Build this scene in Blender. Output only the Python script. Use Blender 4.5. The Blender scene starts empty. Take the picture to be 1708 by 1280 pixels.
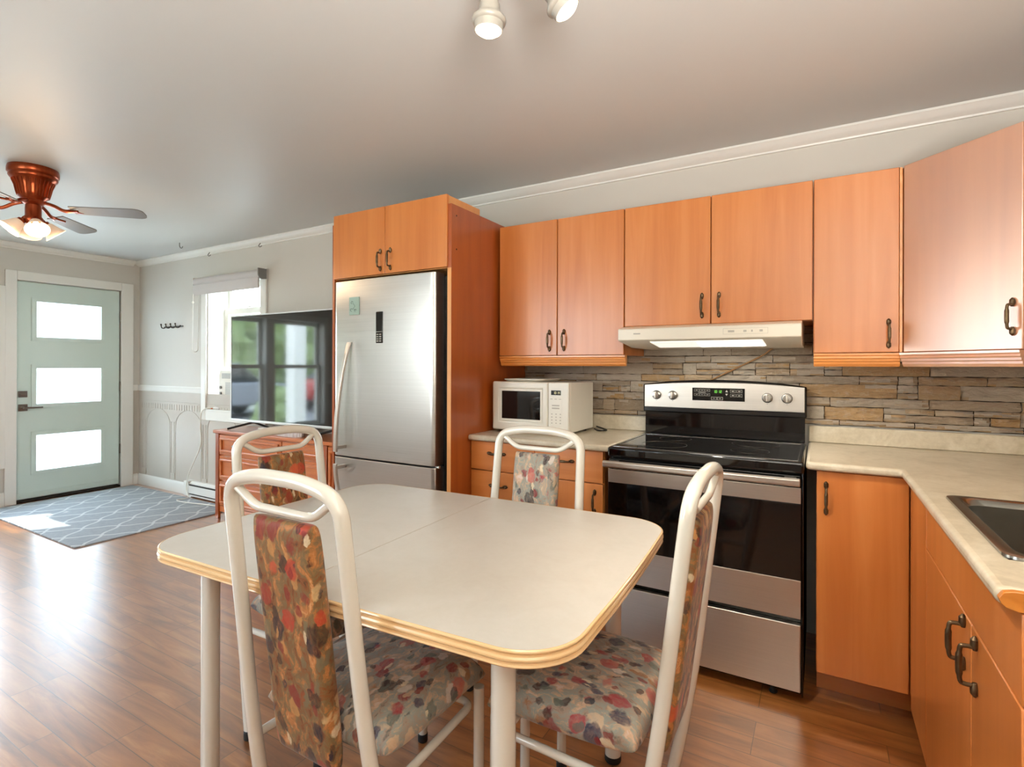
import bpy, bmesh, math, random
from mathutils import Vector, Matrix
PI = math.pi
scene = bpy.context.scene
COL = scene.collection

# ------------------------------------------------------------------ camera
cam_d = bpy.data.cameras.new('camera')
cam = bpy.data.objects.new('camera', cam_d)
COL.objects.link(cam)
scene.camera = cam
CAM = Vector((0.8114, -2.9001, 1.2680))
FW = Vector((-0.5022678, 0.86471112, 0.00131945))
RT = Vector((0.86471027, 0.50226297, 0.00283922))
UP = Vector((-0.00179239, -0.00256699, 0.9999951))
cam.matrix_world = Matrix((
    (RT.x, UP.x, -FW.x, CAM.x), (RT.y, UP.y, -FW.y, CAM.y),
    (RT.z, UP.z, -FW.z, CAM.z), (0, 0, 0, 1)))
cam_d.sensor_fit = 'HORIZONTAL'
cam_d.sensor_width = 36.0
cam_d.lens = 880.733 / 1708 * 36.0
cam_d.shift_y = -(640 - 610.5516) / 1708
cam_d.clip_start = 0.05
cam_d.clip_end = 200

# ------------------------------------------------------------------ colour management
vs = scene.view_settings
vs.view_transform = 'Standard'
vs.look = 'None'
vs.gamma = 1.0
vs.use_curve_mapping = False
vs.exposure = 0.05
scene.cycles.use_denoising = True
scene.cycles.max_bounces = 10
scene.cycles.diffuse_bounces = 6
scene.cycles.glossy_bounces = 5
scene.cycles.transparent_max_bounces = 12
scene.cycles.sample_clamp_indirect = 8.0
scene.cycles.caustics_reflective = False
scene.cycles.caustics_refractive = False

# ------------------------------------------------------------------ world, sun, daylight
SKY = 19.0
SUN = 10.0
world = bpy.data.worlds.new('sky')
scene.world = world
world.use_nodes = True
wn = world.node_tree
wn.nodes.clear()
w_out = wn.nodes.new('ShaderNodeOutputWorld')
w_bg = wn.nodes.new('ShaderNodeBackground')
w_tc = wn.nodes.new('ShaderNodeTexCoord')
w_sep = wn.nodes.new('ShaderNodeSeparateXYZ')
w_rmp = wn.nodes.new('ShaderNodeValToRGB')
w_rmp.color_ramp.elements[0].position = 0.0
w_rmp.color_ramp.elements[0].color = (0.95, 0.97, 1.0, 1)
w_rmp.color_ramp.elements[1].position = 0.7
w_rmp.color_ramp.elements[1].color = (0.62, 0.78, 1.0, 1)
wn.links.new(w_tc.outputs['Generated'], w_sep.inputs[0])
wn.links.new(w_sep.outputs['Z'], w_rmp.inputs['Fac'])
wn.links.new(w_rmp.outputs['Color'], w_bg.inputs['Color'])
w_bg.inputs['Strength'].default_value = SKY
wn.links.new(w_bg.outputs[0], w_out.inputs[0])

def add_light(name, kind, loc, direction, energy, color=(1, 1, 1), size=None, size_y=None, portal=False, spot=None, parent=None):
    d = bpy.data.lights.new(name, kind)
    d.energy = energy
    d.color = color
    if kind == 'AREA':
        d.shape = 'RECTANGLE'
        d.size = size
        d.size_y = size_y
        d.cycles.is_portal = portal
    if kind == 'SPOT':
        d.spot_size = spot
        d.spot_blend = 0.7
        d.shadow_soft_size = size or 0.03
    if kind == 'POINT':
        d.shadow_soft_size = size or 0.03
    o = bpy.data.objects.new(name, d)
    COL.objects.link(o)
    o.rotation_euler = Vector(direction).to_track_quat('-Z', 'Y').to_euler()
    if parent is not None:
        o.parent = parent
        o.location = Vector(loc) - origin_of(parent)
    else:
        o.location = loc
    return o

SUN_DIR = (-0.62, -1.0, -1.12)
sun = add_light('sun', 'SUN', (0, 3, 6), SUN_DIR, SUN, (1.0, 0.95, 0.86))
sun.data.angle = 0.012
# openings: portals guide the skylight through them
add_light('portal_back', 'AREA', (-3.825, 0.24, 1.46), (0, -1, 0), 1, size=0.85, size_y=1.26, portal=True)
add_light('portal_end', 'AREA', (-5.66, -2.0, 1.16), (1, 0, 0), 1, size=1.72, size_y=1.5, portal=True)
add_light('portal_door', 'AREA', (-5.60, -0.6, 1.07), (1, 0, 0), 1, size=0.56, size_y=1.66, portal=True)
add_light('portal_patio', 'AREA', (-1.90, -4.16, 1.525), (0, 1, 0), 1, size=1.44, size_y=1.2, portal=True)

# ------------------------------------------------------------------ materials
def L(c):
    return tuple(((v / 255.0) / 12.92 if v / 255.0 <= 0.04045 else ((v / 255.0 + 0.055) / 1.055) ** 2.4) for v in c) + (1.0,)

class NT:
    def __init__(self, name):
        self.m = bpy.data.materials.new(name)
        self.m.use_nodes = True
        self.t = self.m.node_tree
        self.t.nodes.clear()
        self.out = self.t.nodes.new('ShaderNodeOutputMaterial')
    def n(self, kind, **kw):
        nd = self.t.nodes.new('ShaderNode' + kind)
        for k, v in kw.items():
            if k in nd.inputs:
                nd.inputs[k].default_value = v
            else:
                setattr(nd, k, v)
        return nd
    def l(self, a, b):
        self.t.links.new(a, b)
    def val(self, s, x):
        if hasattr(x, 'is_output'):
            self.l(x, s)
        else:
            s.default_value = x
    def math(self, op, a, b=None, c=None, clamp=False):
        nd = self.n('Math', operation=op, use_clamp=clamp)
        self.val(nd.inputs[0], a)
        if b is not None: self.val(nd.inputs[1], b)
        if c is not None: self.val(nd.inputs[2], c)
        return nd.outputs[0]
    def mix(self, f, a, b, mode='MIX'):
        nd = self.n('Mix', data_type='RGBA', blend_type=mode)
        self.val(nd.inputs[0], f)
        self.val(nd.inputs[6], a)
        self.val(nd.inputs[7], b)
        return nd.outputs[2]
    def ramp(self, f, stops, interp='LINEAR'):
        nd = self.n('ValToRGB')
        cr = nd.color_ramp
        cr.interpolation = interp
        while len(cr.elements) < len(stops):
            cr.elements.new(0.5)
        for e, (p, c) in zip(cr.elements, stops):
            e.position = p
            e.color = c
        self.l(f, nd.inputs[0])
        return nd.outputs[0]
    def coords(self, scale=(1, 1, 1), rot=(0, 0, 0), kind='Object', loc=(0, 0, 0)):
        tc = self.n('TexCoord')
        mp = self.n('Mapping')
        mp.inputs['Scale'].default_value = scale
        mp.inputs['Rotation'].default_value = rot
        mp.inputs['Location'].default_value = loc
        self.l(tc.outputs[kind], mp.inputs[0])
        return mp.outputs[0]
    def noise(self, vec, scale, detail=3.0, rough=0.5, dist=0.0):
        nd = self.n('TexNoise')
        nd.inputs['Scale'].default_value = scale
        nd.inputs['Detail'].default_value = detail
        nd.inputs['Roughness'].default_value = rough
        nd.inputs['Distortion'].default_value = dist
        self.l(vec, nd.inputs['Vector'])
        return nd
    def bump(self, h, strength=0.2, dist=0.01):
        nd = self.n('Bump')
        nd.inputs['Strength'].default_value = strength
        nd.inputs['Distance'].default_value = dist
        self.l(h, nd.inputs['Height'])
        return nd.outputs[0]
    def bsdf(self, color=None, rough=0.5, metal=0.0, spec=0.5, **kw):
        b = self.n('BsdfPrincipled')
        if color is not None: self.val(b.inputs['Base Color'], color)
        self.val(b.inputs['Roughness'], rough)
        self.val(b.inputs['Metallic'], metal)
        b.inputs['Specular IOR Level'].default_value = spec
        for k, v in kw.items():
            self.val(b.inputs[k.replace('_', ' ')], v)
        self.l(b.outputs[0], self.out.inputs[0])
        return b

M = {}
def plain(name, c, rough=0.5, metal=0.0, spec=0.5, **kw):
    t = NT(name)
    t.bsdf(L(c), rough, metal, spec, **kw)
    M[name] = t.m
    return t.m

def speckled(name, c1, c2, scale=8.0, rough=0.5, bump=0.0, metal=0.0, spec=0.5, **kw):
    t = NT(name)
    v = t.coords()
    nz = t.noise(v, scale, 4.0)
    col = t.mix(nz.outputs[0], L(c1), L(c2))
    b = t.bsdf(col, rough, metal, spec, **kw)
    if bump:
        t.l(t.bump(t.noise(v, scale * 12, 3.0).outputs[0], bump, 0.004), b.inputs['Normal'])
    M[name] = t.m
    return t.m

speckled('wall_paint', (196, 192, 183), (203, 199, 190), 1.5, 0.55, 0.03)
speckled('wainscot_paint', (176, 168, 156), (188, 180, 168), 3.0, 0.5, 0.05)
speckled('ceiling_paint', (196, 197, 194), (202, 203, 200), 0.8, 0.45, 0.03, spec=0.5)
speckled('trim_paint', (222, 221, 214), (229, 228, 222), 3.0, 0.35)
speckled('door_paint', (196, 212, 204), (203, 218, 211), 2.0, 0.35)
plain('white_plastic', (222, 218, 206), 0.3)
plain('hood_enamel', (226, 219, 203), 0.28)
plain('head_enamel', (150, 144, 134), 0.35)
plain('grey_plastic', (120, 120, 118), 0.4)
plain('black_plastic', (18, 17, 17), 0.3)
plain('black_gloss', (7, 7, 8), 0.06, spec=0.6)
plain('black_enamel', (10, 9, 9), 0.22)
plain('dark_gap', (12, 8, 6), 0.7)
plain('rubber', (14, 14, 14), 0.6)
plain('chrome', (205, 205, 203), 0.16, 1.0)
plain('satin_nickel', (130, 124, 116), 0.3, 1.0)
plain('steel_dark', (70, 66, 60), 0.35, 1.0)
plain('chair_enamel', (214, 210, 199), 0.16, spec=0.6, Coat_Weight=0.4, Coat_Roughness=0.08)
plain('paper_mint', (150, 172, 160), 0.6)
plain('ink', (50, 62, 58), 0.6)
plain('tv_bezel', (214, 214, 214), 0.3, 0.6)
plain('tv_screen', (24, 27, 29), 0.05, spec=1.0)
plain('white_cloth', (226, 224, 220), 0.8)
plain('beige_cord', (150, 112, 70), 0.5)
plain('orange_card', (190, 100, 50), 0.6)
plain('pouch', (206, 202, 200), 0.35)
plain('fan_blade_grey', (118, 114, 110), 0.35)
plain('lens_plate', (235, 235, 232), 0.25)

def emit(name, c, strength, base=(230, 225, 215)):
    t = NT(name)
    t.bsdf(L(base), 0.4, Emission_Color=L(c), Emission_Strength=strength)
    M[name] = t.m
emit('bulb_glow', (255, 232, 200), 6.0)
emit('shade_glow', (255, 214, 176), 0.22, (236, 214, 194))
emit('hood_glow', (255, 250, 238), 3.0)
emit('lens_glow', (255, 248, 236), 0.8)
emit('digit_green', (120, 230, 70), 1.0, (30, 60, 20))
emit('digit_amber', (226, 214, 160), 0.8, (120, 110, 80))
plain('panel_ink', (150, 148, 140), 0.5)
plain('faint_ink', (176, 170, 158), 0.5)

def copper():
    t = NT('antique_copper')
    v = t.coords(scale=(30, 30, 1))
    nz = t.noise(v, 2.0, 2.0)
    t.bsdf(t.mix(nz.outputs[0], L((120, 42, 20)), L((176, 84, 44))), 0.28, 0.85)
    M['antique_copper'] = t.m
copper()

def bronze():
    t = NT('bronze')
    v = t.coords()
    nz = t.noise(v, 60.0, 3.0)
    t.bsdf(t.mix(nz.outputs[0], L((62, 46, 30)), L((120, 100, 74))), 0.36, 0.8)
    M['bronze'] = t.m
bronze()

def steel(name, c=(176, 174, 168), rough=0.3, axis='z', brush=0.05):
    t = NT(name)
    sc = {'z': (1, 1, 260), 'x': (3, 3, 260), 'v': (220, 220, 2)}[axis]
    v = t.coords(scale=sc)
    nz = t.noise(v, 1.0, 3.0)
    col = t.mix(nz.outputs[0], L(tuple(x - 8 for x in c)), L(tuple(min(255, x + 8) for x in c)))
    rg = t.math('MULTIPLY_ADD', nz.outputs[0], brush * 2, rough - brush)
    t.bsdf(col, rg, 1.0, Anisotropic=0.5)
    M[name] = t.m
steel('steel_fridge', (204, 202, 197), 0.30, 'z')
steel('steel_stove', (206, 200, 191), 0.36, 'x')
plain('steel_sink', (150, 146, 138), 0.22, 1.0)

def wood(name, c1, c2, c3, rough=0.28, grain=(14, 14, 0.9), spec=0.5, coat=0.5, coat_rough=0.3, coat_ior=1.5):
    t = NT(name)
    oi = t.n('ObjectInfo')
    off = t.math('MULTIPLY', oi.outputs['Random'], 37.0)
    v0 = t.coords(scale=grain)
    add = t.n('VectorMath', operation='ADD')
    cmb = t.n('CombineXYZ')
    t.l(off, cmb.inputs[0]); t.l(off, cmb.inputs[2])
    t.l(v0, add.inputs[0]); t.l(cmb.outputs[0], add.inputs[1])
    n1 = t.noise(add.outputs[0], 1.0, 5.0, 0.55, 0.6)
    v1 = t.coords(scale=(grain[0] * 12, grain[1] * 12, grain[2] * 3))
    n2 = t.noise(v1, 1.0, 3.0, 0.6)
    col = t.ramp(n1.outputs[0], [(0.28, L(c1)), (0.52, L(c2)), (0.75, L(c3))])
    col = t.mix(t.math('MULTIPLY', n2.outputs[0], 0.22), col, L(c1))
    t.bsdf(col, rough, 0.0, spec, Coat_Weight=coat, Coat_Roughness=coat_rough, Coat_IOR=coat_ior)
    M[name] = t.m
wood('cabinet_wood', (186, 106, 44), (200, 122, 58), (210, 136, 74), 0.33)
wood('cabinet_wood_flat', (186, 106, 44), (200, 122, 58), (210, 136, 74), 0.33, (0.9, 14, 14))
wood('valance_wood', (204, 124, 50), (218, 142, 68), (228, 154, 84), 0.28, (0.9, 14, 14))
wood('panel_wood', (146, 68, 22), (160, 78, 28), (172, 90, 36), 0.33)
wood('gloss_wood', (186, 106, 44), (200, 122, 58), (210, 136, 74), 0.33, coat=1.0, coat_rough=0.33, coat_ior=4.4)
wood('light_edge', (206, 140, 76), (216, 152, 88), (224, 164, 100), 0.4)
wood('dresser_wood', (176, 92, 42), (198, 114, 58), (208, 130, 72), 0.3, (1.2, 14, 14))
wood('endcap_wood', (176, 100, 28), (198, 122, 44), (208, 136, 58), 0.35, (3, 20, 20))

def laminate(name, c1, c2, c3, rough):
    t = NT(name)
    v = t.coords(scale=(1, 1, 1))
    n1 = t.noise(v, 9.0, 6.0, 0.65, 0.8)
    n2 = t.noise(v, 60.0, 3.0, 0.6)
    f = t.math('MULTIPLY_ADD', n2.outputs[0], 0.3, t.math('MULTIPLY', n1.outputs[0], 0.75))
    t.bsdf(t.ramp(f, [(0.35, L(c1)), (0.52, L(c2)), (0.68, L(c3))]), rough)
    M[name] = t.m
laminate('counter_laminate', (178, 166, 143), (196, 185, 162), (208, 199, 179), 0.28)
laminate('table_laminate', (188, 183, 174), (191, 187, 178), (194, 190, 182), 0.36)

def band():
    t = NT('table_edge')
    v = t.coords(scale=(6, 6, 30))
    nz = t.noise(v, 1.0, 3.0)
    t.bsdf(t.mix(nz.outputs[0], L((214, 174, 120)), L((226, 196, 154))), 0.2, spec=0.6)
    M['table_edge'] = t.m
band()

def floor_mat():
    t = NT('floor_laminate')
    v = t.coords()
    br = t.n('TexBrick')
    br.offset = 0.37
    br.offset_frequency = 3
    br.inputs['Scale'].default_value = 1.0
    br.inputs['Brick Width'].default_value = 0.62
    br.inputs['Row Height'].default_value = 0.092
    br.inputs['Mortar Size'].default_value = 0.0016
    br.inputs['Mortar Smooth'].default_value = 0.2
    br.inputs['Color1'].default_value = (0, 0, 0, 1)
    br.inputs['Color2'].default_value = (1, 1, 1, 1)
    br.inputs['Mortar'].default_value = (0.5, 0.5, 0.5, 1)
    t.l(v, br.inputs['Vector'])
    add = t.n('VectorMath', operation='ADD')
    sc = t.n('VectorMath', operation='SCALE')
    t.l(br.outputs['Color'], sc.inputs[0]); sc.inputs['Scale'].default_value = 9.0
    vm = t.coords(scale=(1.6, 14, 1))
    t.l(vm, add.inputs[0]); t.l(sc.outputs[0], add.inputs[1])
    n1 = t.noise(add.outputs[0], 1.0, 6.0, 0.62, 1.2)
    v2 = t.coords(scale=(3, 60, 1))
    n2 = t.noise(v2, 1.0, 3.0)
    col = t.ramp(n1.outputs[0], [(0.28, L((84, 46, 20))), (0.42, L((136, 80, 36))), (0.54, L((162, 102, 50))), (0.68, L((184, 126, 70)))])
    col = t.mix(t.math('MULTIPLY', n2.outputs[0], 0.25), col, L((130, 78, 38)))
    sep = t.n('SeparateColor'); t.l(br.outputs['Color'], sep.inputs[0])
    col = t.mix(t.math('MULTIPLY', sep.outputs[0], 0.22), col, L((140, 90, 48)))
    col = t.mix(t.math('MULTIPLY', br.outputs['Fac'], 0.75), col, L((46, 26, 14)))
    b = t.bsdf(col, t.math('MULTIPLY_ADD', n1.outputs[0], 0.06, 0.27), spec=0.7, Coat_Weight=1.0, Coat_Roughness=0.28, Coat_IOR=1.7)
    hb = t.math('SUBTRACT', t.math('MULTIPLY', n1.outputs[0], 0.12), t.math('MULTIPLY', br.outputs['Fac'], 1.0))
    t.l(t.bump(hb, 0.25, 0.001), b.inputs['Normal'])
    M['floor_laminate'] = t.m
floor_mat()

def stone():
    t = NT('ledger_stone')
    g = t.n('NewGeometry')
    v = t.coords(scale=(1, 1, 1))
    n1 = t.noise(v, 14.0, 6.0, 0.65, 1.0)
    n2 = t.noise(v, 45.0, 5.0, 0.7)
    basec = t.ramp(g.outputs['Random Per Island'], [(0.0, L((198, 166, 122))), (0.2, L((196, 188, 174))), (0.45, L((212, 202, 184))), (0.62, L((206, 166, 112))), (0.8, L((176, 164, 146))), (1.0, L((220, 210, 194)))])
    col = t.mix(t.math('MULTIPLY', n1.outputs[0], 0.40), basec, L((160, 122, 82)))
    col = t.mix(t.ramp(n2.outputs[0], [(0.5, (0, 0, 0, 1)), (0.75, (0.5, 0.5, 0.5, 1))]), col, L((206, 196, 180)))
    b = t.bsdf(col, 0.62, spec=0.4)
    n3 = t.noise(t.coords(scale=(18, 18, 46)), 1.0, 6.0, 0.72, 1.5)
    t.l(t.bump(n3.outputs[0], 1.0, 0.02), b.inputs['Normal'])
    M['ledger_stone'] = t.m
stone()
plain('stone_joint', (52, 38, 24), 0.9)

def floral(name, bgs, strokes, flowers, scale):
    """painted flower print: brushed ground, smeared strokes, petal clusters with dark hearts"""
    t = NT(name)
    oi = t.n('ObjectInfo')
    off = t.math('MULTIPLY', oi.outputs['Random'], 11.0)
    cmb = t.n('CombineXYZ'); t.l(off, cmb.inputs[0]); t.l(off, cmb.inputs[1])
    add0 = t.n('VectorMath', operation='ADD'); t.l(t.coords(), add0.inputs[0]); t.l(cmb.outputs[0], add0.inputs[1])
    vv = add0.outputs[0]
    def warp(vec, sc_, amp, detail=2.0):
        nd = t.noise(vec, sc_, detail)
        sub = t.n('VectorMath', operation='SUBTRACT'); t.l(nd.outputs['Color'], sub.inputs[0]); sub.inputs[1].default_value = (0.5, 0.5, 0.5)
        scl = t.n('VectorMath', operation='SCALE'); t.l(sub.outputs[0], scl.inputs[0]); scl.inputs['Scale'].default_value = amp
        ad = t.n('VectorMath', operation='ADD'); t.l(vec, ad.inputs[0]); t.l(scl.outputs[0], ad.inputs[1])
        return ad.outputs[0]
    p = warp(warp(vv, 14.0, 0.035), 70.0, 0.014, 3.0)
    mp = t.n('Mapping'); mp.inputs['Scale'].default_value = (1.0, 0.45, 0.45); mp.inputs['Rotation'].default_value = (0.3, 0.2, 0.6); t.l(p, mp.inputs[0])
    st_ = t.noise(mp.outputs[0], 42.0 * scale, 5.0, 0.65, 0.8)
    c = t.ramp(st_.outputs[0], [(0.30 + 0.4 * k / (len(bgs) - 1), L(b_)) for k, b_ in enumerate(bgs)])
    def blobs(sc_, thr, cols, base, stretch, rot, keep, soft=0.07):
        m2 = t.n('Mapping'); m2.inputs['Scale'].default_value = stretch; m2.inputs['Rotation'].default_value = rot; t.l(p, m2.inputs[0])
        vo = t.n('TexVoronoi'); vo.inputs['Scale'].default_value = sc_ * scale; vo.inputs['Randomness'].default_value = 1.0
        t.l(m2.outputs[0], vo.inputs['Vector'])
        sp = t.n('SeparateColor'); t.l(vo.outputs['Color'], sp.inputs[0])
        edge = t.math('MULTIPLY', t.math('SUBTRACT', thr, vo.outputs['Distance']), 1.0 / soft, clamp=True)
        on = t.math('MULTIPLY', edge, t.math('GREATER_THAN', sp.outputs[1], 1.0 - keep))
        pick = t.ramp(sp.outputs[0], [(k / len(cols), L(c_)) for k, c_ in enumerate(cols)], 'CONSTANT')
        fine = t.noise(mp.outputs[0], 120.0, 3.0, 0.6)
        pick = t.mix(t.math('MULTIPLY_ADD', fine.outputs[0], 1.1, -0.28, clamp=True), pick, base)
        return t.mix(on, base, pick)
    c = blobs(34.0, 0.42, strokes, c, (1.0, 0.55, 0.5), (0.4, 0.3, 0.9), 0.62)
    c = blobs(21.0, 0.46, flowers, c, (1.0, 0.8, 0.8), (0.0, 0.2, 0.3), 0.66)
    c = blobs(40.0, 0.40, [(40, 14, 16), (30, 26, 44), (120, 30, 28), (60, 24, 18)], c, (1.0, 0.6, 0.6), (0.2, 0.0, 0.5), 0.36)
    c = blobs(48.0, 0.34, strokes[:2] + [(214, 196, 164)], c, (1.0, 0.4, 0.4), (0.5, 0.1, 0.2), 0.30)
    b = t.bsdf(c, 0.6, spec=0.35, Sheen_Weight=0.15, Sheen_Roughness=0.4)
    wv = t.noise(t.coords(), 700.0, 2.0)
    t.l(t.bump(wv.outputs[0], 0.15, 0.001), b.inputs['Normal'])
    M[name] = t.m
floral('floral_back', [(66, 40, 22), (126, 74, 34), (112, 94, 62), (168, 106, 54), (196, 146, 100)],
       [(180, 130, 76), (108, 100, 76), (54, 34, 24), (196, 164, 118), (138, 70, 28)],
       [(140, 34, 24), (170, 52, 34), (34, 22, 36), (124, 26, 28), (46, 24, 18), (186, 76, 46)], 1.0)
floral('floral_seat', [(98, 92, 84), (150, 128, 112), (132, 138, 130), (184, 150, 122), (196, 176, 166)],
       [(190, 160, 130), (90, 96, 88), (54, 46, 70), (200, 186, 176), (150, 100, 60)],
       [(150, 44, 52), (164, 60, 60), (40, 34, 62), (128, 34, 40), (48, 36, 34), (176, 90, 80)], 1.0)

def rug_mat():
    t = NT('trellis_rug')
    tc = t.n('TexCoord')
    sp = t.n('SeparateXYZ'); t.l(tc.outputs['Object'], sp.inputs[0])
    nz = t.noise(tc.outputs['Object'], 40.0, 3.0)
    x = t.math('MULTIPLY', sp.outputs[0], 1 / 0.31)
    y = t.math('MULTIPLY', sp.outputs[1], 1 / 0.35)
    u = t.math('ADD', t.math('ADD', x, y), 0.27)
    w = t.math('ADD', t.math('SUBTRACT', x, y), 0.1)
    def wob(a, b):
        s = t.math('SINE', t.math('MULTIPLY', b, 2 * PI))
        return t.math('MULTIPLY_ADD', s, 0.05, a)
    def line(a):
        f = t.math('ABSOLUTE', t.math('SUBTRACT', t.math('FRACT', a), 0.5))
        return t.math('LESS_THAN', f, 0.04)
    ln = t.math('MAXIMUM', line(wob(u, w)), line(wob(w, u)))
    base = t.mix(nz.outputs[0], L((142, 147, 150)), L((166, 170, 173)))
    col = t.mix(t.math('MULTIPLY', ln, 0.75), base, L((206, 209, 208)))
    b = t.bsdf(col, 0.95, spec=0.1)
    fz = t.noise(tc.outputs['Object'], 500.0, 2.0)
    t.l(t.bump(t.math('ADD', fz.outputs[0], ln), 0.4, 0.003), b.inputs['Normal'])
    M['trellis_rug'] = t.m
rug_mat()

def glass():
    t = NT('window_glass')
    tr = t.n('BsdfTransparent'); tr.inputs[0].default_value = (0.96, 0.98, 0.97, 1)
    gl = t.n('BsdfGlossy'); gl.inputs['Roughness'].default_value = 0.02
    lw = t.n('LayerWeight'); lw.inputs['Blend'].default_value = 0.5
    mx = t.n('MixShader')
    t.l(t.math('MULTIPLY_ADD', t.math('POWER', lw.outputs['Facing'], 5.0), 0.6, 0.03), mx.inputs[0]); t.l(tr.outputs[0], mx.inputs[1]); t.l(gl.outputs[0], mx.inputs[2])
    t.l(mx.outputs[0], t.out.inputs[0])
    M['window_glass'] = t.m
    t = NT('frosted_glass')
    tl = t.n('BsdfTranslucent'); tl.inputs[0].default_value = (0.9, 0.94, 0.96, 1)
    gl = t.n('BsdfGlossy'); gl.inputs['Roughness'].default_value = 0.25
    mx = t.n('MixShader'); mx.inputs[0].default_value = 0.06
    t.l(tl.outputs[0], mx.inputs[1]); t.l(gl.outputs[0], mx.inputs[2])
    t.l(mx.outputs[0], t.out.inputs[0])
    M['frosted_glass'] = t.m
    t = NT('blind_fabric')
    df = t.n('BsdfDiffuse'); df.inputs[0].default_value = L((206, 202, 200))
    tl = t.n('BsdfTranslucent'); tl.inputs[0].default_value = (0.75, 0.73, 0.72, 1)
    mx = t.n('MixShader'); mx.inputs[0].default_value = 0.18
    t.l(df.outputs[0], mx.inputs[1]); t.l(tl.outputs[0], mx.inputs[2])
    t.l(mx.outputs[0], t.out.inputs[0])
    M['blind_fabric'] = t.m
glass()

def leafy(name, c1, c2):
    t = NT(name)
    v = t.coords()
    n1 = t.noise(v, 9.0, 4.0)
    b = t.bsdf(t.mix(n1.outputs[0], L(c1), L(c2)), 0.7, spec=0.2)
    M[name] = t.m
leafy('leaves', (92, 112, 70), (156, 170, 122))
leafy('lawn_green', (176, 178, 168), (196, 198, 188))
plain('bark', (80, 64, 48), 0.9)
plain('asphalt', (120, 120, 122), 0.9)
plain('post_white', (226, 226, 222), 0.5)

# ------------------------------------------------------------------ mesh helpers
class MB:
    def __init__(self):
        self.v = []
        self.f = []
        self.mi = []
    def add(self, vs, fs, mi=0):
        b = len(self.v)
        self.v += [Vector(p) for p in vs]
        self.f += [tuple(i + b for i in f) for f in fs]
        self.mi += [mi] * len(fs)
        return self
    def box(self, x0, x1, y0, y1, z0, z1, mi=0):
        vs = [(x0, y0, z0), (x1, y0, z0), (x1, y1, z0), (x0, y1, z0), (x0, y0, z1), (x1, y0, z1), (x1, y1, z1), (x0, y1, z1)]
        fs = [(3, 2, 1, 0), (4, 5, 6, 7), (0, 1, 5, 4), (1, 2, 6, 5), (2, 3, 7, 6), (3, 0, 4, 7)]
        return self.add(vs, fs, mi)
    def prism(self, poly, axis, a0, a1, mi=0):
        # poly: list of 2D points; axis: extruded axis. x -> (y,z); y -> (x,z); z -> (x,y)
        def P(p, a):
            return {'x': (a, p[0], p[1]), 'y': (p[0], a, p[1]), 'z': (p[0], p[1], a)}[axis]
        n = len(poly)
        vs = [P(p, a0) for p in poly] + [P(p, a1) for p in poly]
        fs = [tuple(range(n - 1, -1, -1)), tuple(range(n, 2 * n))]
        fs += [(i, (i + 1) % n, n + (i + 1) % n, n + i) for i in range(n)]
        return self.add(vs, fs, mi)
    def tube(self, pts, r, n=12, cap=True, closed=False, mi=0):
        pts = [Vector(p) for p in pts]
        rs = r if isinstance(r, (list, tuple)) else [r] * len(pts)
        m = len(pts)
        tans = []
        for i in range(m):
            a = pts[i - 1] if (i > 0 or closed) else pts[i]
            b = pts[(i + 1) % m] if (i < m - 1 or closed) else pts[i]
            tans.append((b - a).normalized())
        ref = Vector((0, 0, 1)) if abs(tans[0].z) < 0.9 else Vector((1, 0, 0))
        nrm = tans[0].cross(ref).normalized()
        vs, fs = [], []
        for i in range(m):
            t = tans[i]
            nrm = (nrm - t * nrm.dot(t)).normalized()
            bi = t.cross(nrm)
            for k in range(n):
                a = 2 * PI * k / n
                vs.append(pts[i] + (nrm * math.cos(a) + bi * math.sin(a)) * rs[i])
        for i in range(m if closed else m - 1):
            j = (i + 1) % m
            for k in range(n):
                k2 = (k + 1) % n
                fs.append((i * n + k, i * n + k2, j * n + k2, j * n + k))
        if cap and not closed:
            fs.append(tuple(range(n - 1, -1, -1)))
            fs.append(tuple((m - 1) * n + k for k in range(n)))
        return self.add(vs, fs, mi)
    def lathe(self, prof, o=(0, 0, 0), axis=(0, 0, 1), n=24, mi=0, cap=True):
        # prof: list of (radius, height)
        ax = Vector(axis).normalized()
        ref = Vector((1, 0, 0)) if abs(ax.x) < 0.9 else Vector((0, 1, 0))
        e1 = ax.cross(ref).normalized()
        e2 = ax.cross(e1)
        o = Vector(o)
        vs, fs = [], []
        for (r, h) in prof:
            for k in range(n):
                a = 2 * PI * k / n
                vs.append(o + ax * h + (e1 * math.cos(a) + e2 * math.sin(a)) * max(r, 1e-5))
        for i in range(len(prof) - 1):
            for k in range(n):
                k2 = (k + 1) % n
                fs.append((i * n + k, i * n + k2, (i + 1) * n + k2, (i + 1) * n + k))
        if cap:
            fs.append(tuple(range(n - 1, -1, -1)))
            fs.append(tuple((len(prof) - 1) * n + k for k in range(n)))
        return self.add(vs, fs, mi)
    def ball(self, c, r, n=14, m=8, mi=0):
        rx, ry, rz = r if isinstance(r, (list, tuple)) else (r, r, r)
        vs, fs = [], []
        for i in range(m + 1):
            th = PI * i / m
            for k in range(n):
                a = 2 * PI * k / n
                s = max(math.sin(th), 1e-4)
                vs.append((c[0] + rx * s * math.cos(a), c[1] + ry * s * math.sin(a), c[2] - rz * math.cos(th)))
        for i in range(m):
            for k in range(n):
                k2 = (k + 1) % n
                fs.append((i * n + k, i * n + k2, (i + 1) * n + k2, (i + 1) * n + k))
        return self.add(vs, fs, mi)

ORG = {}
def origin_of(o):
    return ORG.get(o.name, Vector((0, 0, 0)))

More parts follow.
